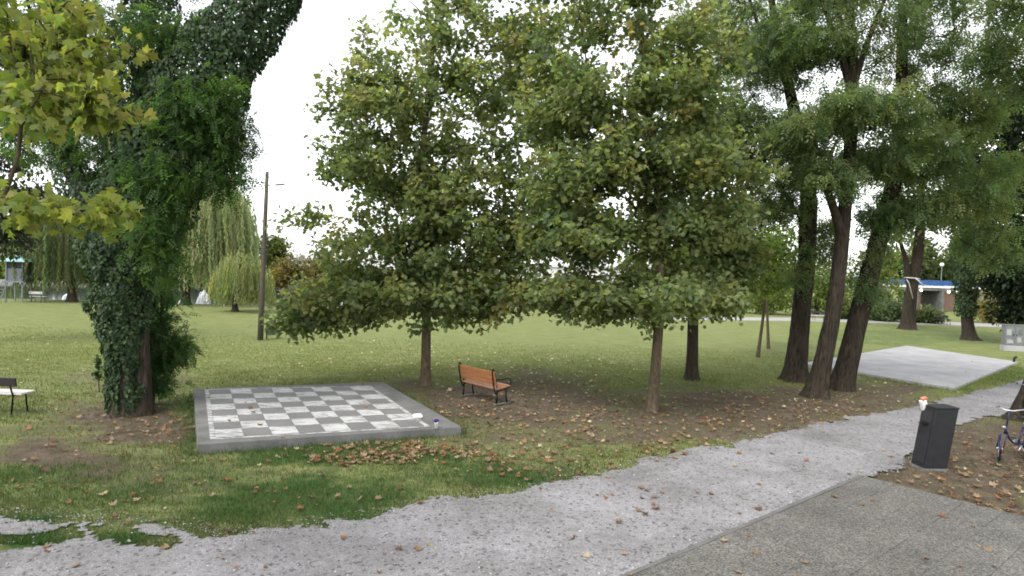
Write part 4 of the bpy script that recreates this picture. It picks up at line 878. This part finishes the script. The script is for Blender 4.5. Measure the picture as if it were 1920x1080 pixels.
N = 60; p = rng.normal(0, 1, (N, 3)) * [.026, .026, .018] + [0, 0, .14]; V, T, C = scatter(IVY, p, rdir(N) + [0, 0, .6], rdir(N), np.full(N, .035), np.ones((N, 3)))
tag(link('blossom', np_mesh('blossom', V, T, C), M['purple'], fp), kind='stuff')

# ------------------------------------------------------------------ bicycles
def bicycle(name, loc, yaw, label, steer=0.3, group='parked bicycles'):
    r = empty(name, loc, yaw, label, 'bicycle', group); RW_, xf, xr = .25, .5, -.5
    def wheel(x, st):
        c = Vector((x, 0, RW_)); ax = Vector((-math.sin(st), math.cos(st), 0)); t = MB(); t.ring(c, RW_ - .022, .022, ax, 36, 8); w = t.build('wheel', M['rubber'], r, True)
        t = MB(); t.ring(c, RW_ - .05, .012, ax, 36, 6); t.build('rim', M['silver'], w, True)
        sp = MB(); u = ax.orthogonal().normalized(); v = ax.cross(u)
        for k in range(20):
            a = 2 * math.pi * k / 20; e = c + (u * math.cos(a) + v * math.sin(a)) * (RW_ - .05); sp.tube([c + ax * (.02 if k % 2 else -.02), e], .0016, 4)
        sp.tube([c - ax * .05, c + ax * .05], .018, 8); tag(sp.build('spokes', M['silver'], w), kind='stuff')
        g = MB(); g.ring(c, RW_ + .022, .016, ax, 22, 6, 0, 2 * math.pi * .5); 
        return c, ax
    cf, axf = wheel(xf, steer); cr, axr = wheel(xr, 0)
    hd = Vector((.33, 0, .62)); bb = Vector((-.05, 0, .28)); st = Vector((-.2, 0, .62))
    f = MB(); f.tube([hd, Vector((.25, 0, .45)), Vector((.1, 0, .33)), bb], .021, 8); f.tube([bb, st], .018, 8)
    for s in (-1, 1):
        f.tube([cr + Vector((0, s * .06, 0)), bb + Vector((0, s * .03, 0))], .011, 6); f.tube([cr + Vector((0, s * .06, 0)), Vector((-.17, s * .02, .55))], .009, 6)
    f.tube([hd + Vector((.03, 0, -.1)), hd + Vector((-.02, 0, .06))], .024, 8); f.build('frame', M['bike_blue'], r, True)
    f = MB()
    for s in (-1, 1): f.tube([cf + axf * s * .055, hd + Vector((.05, 0, -.1)) + axf * s * .05], .012, 6)
    f.build('fork', M['bike_blue'], r, True)
    top = Vector((.26, 0, .98)); f = MB(); f.tube([hd, Vector((.29, 0, .85)), top], .015, 8); f.build('stem', M['bike_blue'], r, True)
    f = MB(); f.tube([top + axf * -.28 + Vector((-.16, 0, .03)), top + axf * -.2 + Vector((-.04, 0, .04)), top + axf * -.06, top + axf * .06, top + axf * .2 + Vector((-.04, 0, .04)), top + axf * .28 + Vector((-.16, 0, .03))], .012, 8); h = f.build('handlebar', M['silver'], r, True)
    for s in (-1, 1):
        g = MB(); g.tube([top + axf * s * .28 + Vector((-.16, 0, .03)), top + axf * s * .3 + Vector((-.27, 0, .02))], .017, 8); g.build('grip', M['rubber'], h, True)
    f = MB(); f.lathe([(.0, -.035), (.03, -.02), (.036, .02), (.03, .03)], 12, tuple(hd + Vector((.08, 0, .03)))); f.build('headlamp', M['silver'], r, True)
    f = MB(); f.tube([st, Vector((-.25, 0, .8))], .014, 8); f.build('seat_post', M['silver'], r, True)
    f = MB(); f.add([(-.4, -.1, .82), (-.4, .1, .82), (-.28, .1, .83), (-.12, .025, .82), (-.12, -.025, .82), (-.28, -.1, .83), (-.4, -.07, .77), (-.4, .07, .77), (-.12, .0, .79)], [(0, 5, 4, 3, 2, 1), (0, 1, 7, 6), (1, 2, 7), (2, 3, 8, 7), (3, 4, 8), (4, 5, 6, 8), (5, 0, 6), (6, 7, 8)]); f.build('saddle', M['rubber'], r, bevel=.012)
    f = MB(); f.ring(bb + Vector((0, -.05, 0)), .085, .008, (0, 1, 0), 24, 6); f.ring(bb + Vector((0, -.05, 0)), .05, .006, (0, 1, 0), 18, 6); f.build('chainring', M['silver'], r, True)
    f = MB(); f.box(bb + Vector((-.22, -.055, .02)), (.44, .012, .07)); f.build('chain_guard', M['silver'], r, bevel=.004)
    for s in (-1, 1):
        f = MB(); f.tube([bb, bb + Vector((0, s * .07, 0)), bb + Vector((s * .11, s * .08, s * -.1))], .01, 6); cp = f.build('crank', M['silver'], r, True)
        f = MB(); f.box(bb + Vector((s * .11, s * .13, s * -.1)), (.08, .09, .02)); f.build('pedal', M['rubber'], cp, bevel=.004)
    for x, c, a in ((xf, cf, axf), (xr, cr, axr)):
        g = MB(); u = Vector((-a.y, a.x, 0)) * -1; pts = []
        for k in range(13):
            t = math.radians(-10 + 200 * k / 12); pts.append(c + Vector((a.y * math.cos(t), -a.x * math.cos(t), math.sin(t))) * (RW_ + .025))
        g.tube(pts, .018, 6); g.build('mudguard', M['bike_blue'], r, True)
    g = MB(); g.box((xr - .02, 0, .58), (.36, .13, .015)); g.tube([cr + Vector((0, .07, 0)), (xr + .02, .06, .57)], .006, 5); g.tube([cr + Vector((0, -.07, 0)), (xr + .02, -.06, .57)], .006, 5); g.build('rack', M['black_metal'], r)
    g = MB(); g.tube([(-.08, .03, .27), (-.14, .2, .0)], .008, 6); g.build('kickstand', M['silver'], r)
    return r
ff = U(1873, 864); hdg = unit(np.array([-.93, -.36])); yaw = math.atan2(hdg[1], hdg[0])
bicycle('bicycle', (ff[0] - hdg[0] * .5, ff[1] - hdg[1] * .5, 0), yaw, 'dark blue small wheeled bicycle cut by the right edge near the litter bin', .6)
fg = U(1912, 806); hdg = unit(np.array([-.5, -.87])); yaw = math.atan2(hdg[1], hdg[0])
bicycle('bicycle', (fg[0] - hdg[0] * .5 + .42, fg[1] - hdg[1] * .5 + .1, 0), yaw, 'second bicycle by the leaning trunk, only its silver handlebar showing', -.3)

# ------------------------------------------------------------------ pole with lamp, bin, cabinet, pipe
bP = U(488, 637); pole = empty('lamp_pole', bP, 0, 'tall weathered wooden pole with a small lamp arm on the left lawn', 'lamp pole')
tp_ = A(501, 322, bP[1]) - bP; b = MB(); b.tube([(0, 0, -.1), *[tuple(np.array(tp_) * k) for k in (.25, .5, .75, 1)]], [.13, .115, .1, .09, .075], 14); b.build('pole', M['pole_wood'], pole, True)
b = MB(); b.tube([A(500, 348, bP[1]) - bP, A(520, 346, bP[1]) - bP], .02, 6); b.tube([A(499, 343, bP[1]) - bP, A(488, 342, bP[1]) - bP], .02, 6); b.build('arm', M['black_metal'], pole)
hp = A(525, 346, bP[1]) - bP; b = MB(); b.box(hp, (.4, .16, .07), R2(math.radians(-8), 3, 'Y')); b.build('lamp_head', M['grey_metal'], pole, bevel=.02)
bS = U(505, 635); sb = empty('litter_bin', bS, .2, 'small grey litter bin on a post beside the wooden pole', 'litter bin')
b = MB(); b.tube([(-.12, 0, -.05), (-.12, 0, .78)], .03, 8); b.build('post', M['black_metal'], sb)
b = MB(); b.lathe([(.16, .18), (.19, .22), (.2, .66), (.21, .68), (.18, .68), (.17, .3)], 16, (.1, 0, 0)); b.build('bucket', M['tower'], sb, True)
b = MB(); b.lathe([(.22, .74), (.2, .78), (.05, .82)], 16, (.1, 0, 0)); b.tube([(-.12, 0, .76), (.1, 0, .76)], .015, 6); b.build('hood', M['tower'], sb, True)
bU = U(1898, 657); cab = empty('utility_cabinet', bU, -.25, 'grey utility cabinet with posters on a concrete plinth at the right edge', 'cabinet')
b = MB(); b.box((0, 0, .13), (.98, .5, .3)); b.build('plinth', M['concrete_pale'], cab, bevel=.01)
b = MB(); b.box((0, 0, .82), (.92, .42, 1.08)); b.build('body', M['grey_metal'], cab, bevel=.01)
b = MB(); b.box((0, 0, 1.385), (.98, .48, .05)); b.build('roof', M['grey_metal'], cab, bevel=.012)
for x in (-.225, .225):
    b = MB(); b.box((x, -.218, .82), (.43, .014, 1.0)); d_ = b.build('door', M['grey_metal'], cab, bevel=.003); b = MB(); b.box((x + (.15 if x < 0 else -.15), -.235, .85), (.02, .03, .12)); b.build('handle', M['black_metal'], d_)
for x, z, w, h, m in ((-.28, 1.0, .22, .32, 'concrete_pale'), (-.05, .8, .16, .5, 'tower'), (.24, 1.0, .2, .3, 'concrete'), (-.22, .5, .3, .2, 'concrete_pale'), (.2, .6, .18, .26, 'concrete_pale')):
    b = MB(); b.box((x, -.2275, z), (w, .003, h), R2(random.uniform(-.06, .06), 3, 'Y')); b.build('poster', M[m], cab)
bq = U(1901, 682); ps = empty('pipe_stub', (bq[0], bq[1], 0), .4, 'short dark bent pipe at the far right corner of the pad', 'pipe')
b = MB(); b.tube([(0, 0, -.05), (0, 0, .22), (.04, 0, .28), (.12, 0, .3), (.16, 0, .27)], .045, 10); b.build('pipe', M['black_metal'], ps, True)
b = MB(); b.lathe([(.08, .0), (.08, .03), (.05, .04)], 14); b.build('flange', M['black_metal'], ps)

# ------------------------------------------------------------------ stilted hut, fountain jets
bT = U(34, 566); hut = empty('stilted_hut', bT, .15, 'small grey hut on stilts with teal roof and ladder by the pond', 'hut')
for x, y in ((-.55, -.5), (.55, -.5), (.55, .6), (-.55, .6)):
    b = MB(); b.box((x, y, 1.5), (.08, .08, 3.1)); b.build('post', M['grey_metal'], hut)
b = MB(); b.box((0, .05, 1.52), (1.4, 1.4, .1)); b.build('deck', M['grey_metal'], hut, bevel=.01)
for c, s in (((0, -.46, 2.05), (1.02, .03, .95)), ((0, .56, 2.3), (1.02, .03, 1.4)), ((-.51, .05, 2.3), (.03, .98, 1.4)), ((.51, .05, 2.3), (.03, .98, 1.4))):
    b = MB(); b.box(c, s); b.build('wall_panel', M['tower'], hut)
for x in (-.28, .28):
    b = MB(); b.box((x, -.47, 2.75), (.4, .02, .36)); b.build('window_pane', M['anthracite'], hut)
b = MB(); b.add([(-.85, -.85, 3.05), (.85, -.85, 3.05), (.85, .95, 3.05), (-.85, .95, 3.05), (0, .05, 3.55), (-.85, -.85, 3.0), (.85, -.85, 3.0), (.85, .95, 3.0), (-.85, .95, 3.0)], [(0, 1, 4), (1, 2, 4), (2, 3, 4), (3, 0, 4), (5, 6, 1, 0), (6, 7, 2, 1), (7, 8, 3, 2), (8, 5, 0, 3), (8, 7, 6, 5)]); b.build('roof', M['roof_teal'], hut)
for s in (-.2, .2):
    b = MB(); b.box((-.75 + s, -.75, .78), (.05, .05, 1.75), R2(math.radians(16), 3, 'Y') @ R2(math.radians(-8), 3, 'X')); b.build('ladder_rail', M['grey_metal'], hut)
for k in range(6):
    z = .2 + k * .25; b = MB(); b.box((-.75 + (z - .78) * math.tan(math.radians(16)), -.77 + (z - .78) * .14, z), (.4, .05, .04)); b.build('rung', M['grey_metal'], hut)
def jet(px, py, h, w, label):
    b0 = U(px, py, -.25); r = empty('fountain_jet', b0, 0, label, 'fountain jet', 'fountain jets in the pond'); st = MB(); n = 42
    for k in range(n):
        a = rng.random() * 6.28; v = w * rng.uniform(.05, .5); hh = h * rng.uniform(.65, 1) * (1 - .45 * v / w)
        pts = [(math.cos(a) * v * t, math.sin(a) * v * t, hh * 4 * (t / 2 + .0) * (1 - t / 2)) for t in np.linspace(0, 2, 9)]
        st.tube(pts, [.035, .032, .03, .028, .028, .03, .034, .04, .05], 4)
    tag(st.build('water_streams', M['spray'], r), kind='stuff')
    N = 500; a = rng.random(N) * 6.28; q = w * np.sqrt(rng.random(N)) * .7; p = np.stack([np.cos(a) * q, np.sin(a) * q, h * rng.random(N) * np.clip(1 - q / w, .05, 1)], 1)
    V, T, C = scatter(IVY, p, rdir(N), rdir(N), rng.uniform(.03, .09, N), np.ones((N, 3))); tag(link('spray_drops', np_mesh('spray_drops', V, T, C), M['spray'], r), kind='stuff')
    nz = MB(); nz.lathe([(.2, -.2), (.2, .06), (.06, .1), (.05, .18)], 12); nz.build('nozzle', M['grey_metal'], r)
jet(382, 570, 1.3, .62, 'white fountain jet in the pond right of the large willow trunk')
jet(346, 571, .55, .5, 'small white fountain jet left of the large willow trunk')
jet(125, 562, .55, .35, 'thin white fountain jet near the small pale bench')

# ------------------------------------------------------------------ bridge, far lamp, far buildings
yB = 84.0; bB_ = A(1752, 583, yB); bB_[2] = 0; br = empty('bridge', bB_, math.radians(-3), 'low concrete bridge with blue railing panels and lit lamps beyond the far lawn', 'bridge')
def zat(px, py): return A(px, py, yB)[2]
zd0, zd1, zb = zat(1752, 543), zat(1752, 536.5), zat(1752, 526)
b = MB(); b.box((2, 3, (zd0 + zd1) / 2 - .1), (46, 6, zd1 - zd0 + .1)); b.build('deck', M['concrete'], br)
b = MB(); b.box((2, -.06, zd1 - .1), (46, .1, .26)); b.build('fascia', M['white_paint'], br)
for k in range(14):
    b = MB(); b.box((-19.5 + k * 3.1, -.02, (zd1 + zb) / 2 + .05), (3.06, .06, zb - zd1 - .06)); b.build('railing_panel', M['blue'], br)
for px, w, m in ((1725, .8, 'red_brick'), (1779, 1.8, 'red_brick'), (1660, 1.2, 'concrete'), (1850, 1.8, 'concrete')):
    x = A(px, 560, yB)[0] - bB_[0]; b = MB(); b.box((x, 2.2, zd0 / 2 - .25), (w, 3.6, zd0 + .5)); pi = b.build('pier', M[m], br, bevel=.05); b = MB(); b.box((x - w / 2 - .1, 1.8, zd0 / 2 - .25), (.35, 4.2, zd0 + .5)); b.build('pier_edge', M['concrete'], pi)
for px, py in ((1726, 544), (1776, 547), (1790, 548)):
    q = A(px, py, yB) - bB_; b = MB(); b.lathe([(.02, -.16), (.12, -.12), (.16, 0), (.12, .12), (.04, .16)], 12, (q[0], -.25, min(q[2], zd0 - .1))); b.build('lamp', M['lamp'], br, True)
bY = A(1763, 560, 95); bY[2] = 0; sl_ = empty('street_lamp', bY, 0, 'thin pale lamp post with round globe rising behind the bridge', 'street lamp')
zt = A(1763, 500, 95)[2]; b = MB(); b.tube([(0, 0, 0), (0, 0, zt)], [.09, .06], 8); b.build('post', M['grey_metal'], sl_); b = MB(); b.lathe([(.1, 0), (.26, .12), (.3, .3), (.22, .5), (.06, .58)], 12, (0, 0, zt)); b.build('globe', M['white_paint'], sl_, True)
def house(pxc, pw, ytop, Y, label, n, pitch=1.2):
    c = A(pxc, 540, Y); c[2] = 0; w = pw * Y / F; h = A(pxc, ytop, Y)[2]; r = empty('building', c, 0, label, 'building')
    b = MB(); b.box((0, 4, h / 2), (w, 8, h)); b.build('wall', M['wall_pale'], r)
    b = MB(); b.add([(-w / 2 - .3, -.4, h), (w / 2 + .3, -.4, h), (w / 2 + .3, 8.4, h), (-w / 2 - .3, 8.4, h), (-w / 2 - .3, 4, h + pitch), (w / 2 + .3, 4, h + pitch)], [(0, 1, 5, 4), (2, 3, 4, 5), (1, 2, 5), (3, 0, 4), (3, 2, 1, 0)]); b.build('roof', M['concrete_pale'], r)
    for k in range(n):
        x = -w / 2 + w * (k + .5) / n; b = MB(); b.box((x, -.02, h * .62), (w / n * .35, .08, h * .28)); wd = b.build('window', M['white_paint'], r); b = MB(); b.box((x, -.065, h * .62), (w / n * .3, .02, h * .24)); b.build('pane', M['anthracite'], wd)
house(520, 60, 488, 125, 'pale house across the pond just right of the wooden pole', 3, 1.4)
house(1040, 420, 501, 130, 'long low pale building glimpsed behind the plane trees', 12, .6)

# ------------------------------------------------------------------ fallen leaves
LIT = [(1000, 765, 220, 60, 1), (1200, 800, 260, 62, .8), (1450, 775, 260, 50, 1), (770, 856, 130, 14, 3.4), (660, 850, 70, 12, 1.2), (250, 785, 170, 32, .5), (1830, 900, 170, 75, .6), (1770, 940, 130, 14, 1.6), (1880, 960, 70, 10, 1.6),
       (1000, 693, 330, 24, .9), (330, 880, 260, 70, .1), (120, 870, 150, 60, .05), (1000, 860, 250, 40, .6), (640, 680, 400, 30, .25), (1650, 725, 160, 22, .5)]
N = 240000; yy = 7 + 27 * rng.random(N) ** 1.3; xx = (rng.random(N) * 2 - 1) * (yy * .85 + .5)
P = np.stack([xx, yy, np.zeros(N)], 1); on_path = polydist(xx, yy, PATH) > .15; on_pave = inpoly(xx, yy, PAVE); on_plat = inpoly(xx, yy, PLAT); on_pad = inpoly(xx, yy, PAD)
dn = (blobs(P, LIT) * .11 + .003) * (.35 + 1.3 * fbm(xx * .9, yy * .9, 41)) * np.clip(14 / yy, .5, 1.4)
dn = np.where(on_path, .0014 + .0015 * (yy > 9), dn); dn = np.where(on_pave, .0017, dn); dn = np.where(on_plat, .0012, dn); dn = np.where(on_pad, .0008, dn)
kp = rng.random(N) < dn; P, on_path, on_pave, on_plat, on_pad = P[kp], on_path[kp], on_pave[kp], on_plat[kp], on_pad[kp]
P[:, 2] = np.where(on_plat, PLZ + .006, np.where(on_pad, PADZ + .002, np.where(on_pave, .026, .018))) + .004 * rng.random(len(P))
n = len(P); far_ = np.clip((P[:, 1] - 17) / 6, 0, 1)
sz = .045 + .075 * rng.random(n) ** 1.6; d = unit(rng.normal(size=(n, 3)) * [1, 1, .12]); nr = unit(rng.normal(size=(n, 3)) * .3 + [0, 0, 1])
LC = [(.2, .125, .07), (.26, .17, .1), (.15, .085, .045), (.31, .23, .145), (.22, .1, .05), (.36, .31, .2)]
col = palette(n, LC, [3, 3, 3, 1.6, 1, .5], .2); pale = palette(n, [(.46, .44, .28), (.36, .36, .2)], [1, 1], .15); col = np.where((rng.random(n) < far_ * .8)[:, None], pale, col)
px = PX(P); inf = (px[:, 0] > 5) & (px[:, 0] < 1915) & (px[:, 1] > 5) & (px[:, 1] < 1075)
sc = np.where(inf, sz / P[:, 1], 0) * np.where(on_path | on_pave | on_plat, 1.8, 1); pick = np.argsort(-sc)[:300]
FL = [(w, leaf_meshes('fallen_leaf', CURL, c, M['litter'], 4)) for w, c in (('tan', [(.22, .15, .09)]), ('orange brown', [(.21, .1, .05)]), ('dark brown', [(.13, .075, .042)]), ('pale buff', [(.32, .25, .165)]))]
LAND = [((620, 860), 'in the grass in front of the chess platform'), ((870, 850), 'by the near right corner of the chess platform'), ((300, 900), 'on the worn grass at lower left'), ((120, 880), 'on the bare soil at far left'), ((1000, 800), 'on the soil between the orange bench and the path'),
        ((1100, 870), 'in the grass beside the path edge'), ((1300, 820), 'on the soil in front of the slim plane tree'), ((1500, 780), 'on the soil in front of the robinias'), ((1760, 930), 'on the dirt below the leaning litter bin'), ((1860, 880), 'on the dirt near the bicycle'), ((500, 950), 'in the lush grass above the gravel')]
PLAND = [((300, 1040), 'on the gravel at lower left'), ((700, 1000), 'on the gravel in the lower middle'), ((1050, 1000), 'on the gravel below the bench'), ((1250, 900), 'on the gravel where the path bends'), ((1500, 860), 'on the gravel left of the litter bin'), ((1750, 780), 'on the gravel beyond the litter bin')]
VLAND = [((1350, 1050), 'on the paving beside the kerb'), ((1550, 960), 'on the paving near its corner'), ((1700, 1020), 'on the paving at lower right'), ((1850, 1000), 'on the paving by the right edge')]
for k in pick:
    w, fm = FL[int(rng.choice(4, p=[.4, .2, .25, .15]))]
    near = lambda L: min(L, key=lambda e: (e[0][0] - px[k, 0]) ** 2 + 4 * (e[0][1] - px[k, 1]) ** 2)[1]
    z = near(VLAND) if on_pave[k] else near(PLAND) if on_path[k] else 'on the painted chess platform' if on_plat[k] else near(LAND)
    o = leaf_object(fm[int(rng.integers(4))], 'fallen_leaf', P[k], d[k], nr[k], sz[k] * 1.1, None); tag(o, 'dry curled ' + w + ' leaf ' + z, 'leaf', w + ' leaves ' + z)
m = np.ones(n, bool); m[pick] = False
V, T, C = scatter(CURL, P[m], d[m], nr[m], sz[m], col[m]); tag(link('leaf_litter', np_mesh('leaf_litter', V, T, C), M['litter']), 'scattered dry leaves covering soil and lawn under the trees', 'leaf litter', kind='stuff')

# ------------------------------------------------------------------ grass blades and pebbles
def free(x, y, edge=.05):
    r = ~inpoly(x, y, PAVE) & (polydist(x, y, PLAT) < -.02) & (polydist(x, y, PAD) < -.01) & ~path_in(x, y)
    e = polydist(x, y, PATH); return r | ((e > -.1) & (e < .45) & (rng.random(x.shape) < .22 * np.exp(-np.maximum(e, 0) / .16)) & (polydist(x, y, PAVE) < -.5))
N = 480000; yy = 7.5 + 24 * rng.random(N) ** 1.35; xx = (rng.random(N) * 2 - 1) * (yy * .84 + .3)
P = np.stack([xx, yy, np.zeros(N)], 1); di, lu = blobs(P, DIRT), blobs(P, LUSH)
edge = np.exp(-np.abs(polydist(xx, yy, PLAT)) / .25) * 1.2 + np.exp(-np.abs(polydist(xx, yy, PAD)) / .3)
pr = np.clip(.75 + .6 * lu + edge - .95 * di, .08, 1) * np.clip(.4 + 1.6 * (fbm(xx * 1.7, yy * 1.7, 51) - .2), 0.1, 1)
pr *= np.clip((32 - yy) / 11, 0, 1); k = (rng.random(N) < pr) & free(xx, yy); xx, yy, di, lu, edge = xx[k], yy[k], di[k], lu[k], edge[k]; n = len(xx)
h = (.03 + .03 * rng.random(n) + .03 * lu * rng.random(n) + .15 * np.clip(edge, 0, 1) * rng.random(n) ** 2); w = .006 + .0006 * yy
a = rng.random(n) * 6.28; ln = rng.normal(0, .6, (n, 2)) * h[:, None]; bx = np.cos(a) * w / 2; byy = np.sin(a) * w / 2
V = np.stack([np.stack([xx - bx, yy - byy, np.full(n, -.03)], 1), np.stack([xx + bx, yy + byy, np.full(n, -.03)], 1), np.stack([xx + ln[:, 0], yy + ln[:, 1], h], 1)], 1).reshape(-1, 3)
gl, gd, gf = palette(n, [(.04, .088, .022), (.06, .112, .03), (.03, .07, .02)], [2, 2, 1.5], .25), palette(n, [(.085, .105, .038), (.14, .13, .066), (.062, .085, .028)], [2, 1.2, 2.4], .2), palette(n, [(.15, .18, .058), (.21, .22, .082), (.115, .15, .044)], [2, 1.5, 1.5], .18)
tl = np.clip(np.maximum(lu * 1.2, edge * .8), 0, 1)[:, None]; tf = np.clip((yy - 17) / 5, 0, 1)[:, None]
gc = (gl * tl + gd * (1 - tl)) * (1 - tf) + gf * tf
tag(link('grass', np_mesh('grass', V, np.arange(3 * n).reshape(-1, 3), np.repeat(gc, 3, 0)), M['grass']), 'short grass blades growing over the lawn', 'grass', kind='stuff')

OC = np.array([(1, 0, 0), (-1, 0, 0), (0, 1, 0), (0, -1, 0), (0, 0, 1), (0, 0, -.3)], float); OT = np.array([(0, 2, 4), (2, 1, 4), (1, 3, 4), (3, 0, 4), (2, 0, 5), (1, 2, 5), (3, 1, 5), (0, 3, 5)])
N = 60000; yy = 6.6 + 15 * rng.random(N) ** 1.6; xx = (rng.random(N) * 2 - 1) * (yy * .84 + .3); dd = polydist(xx, yy, PATH)
k = ((dd > -.3) & ~inpoly(xx, yy, PAVE) & (rng.random(N) < np.where(np.abs(dd + .05) < .35, .9 * np.exp(-np.abs(dd + .05) / .2), .12))); xx, yy = xx[k], yy[k]; n = len(xx)
s = rng.uniform(.006, .016, n) * np.where(rng.random(n) < .04, 1.9, 1); Vv = OC[None] * (s[:, None] * rng.uniform(.6, 1.4, (n, 6)))[:, :, None] * [1, 1, .7] + np.stack([xx, yy, np.full(n, .014)], 1)[:, None]
pc_ = palette(n, [(.3, .3, .31), (.42, .41, .42), (.2, .19, .19), (.1, .095, .09)], [3, 2, 2, .7], .12)
mp_ = leafmat('pebble_stone', 0.0, .9, .2)
tag(link('pebbles', np_mesh('pebbles', Vv.reshape(-1, 3), (OT[None] + (np.arange(n) * 6)[:, None, None]).reshape(-1, 3), np.repeat(pc_, 6, 0)), mp_), 'loose grey pebbles strewn over the gravel path', 'pebbles', kind='stuff')
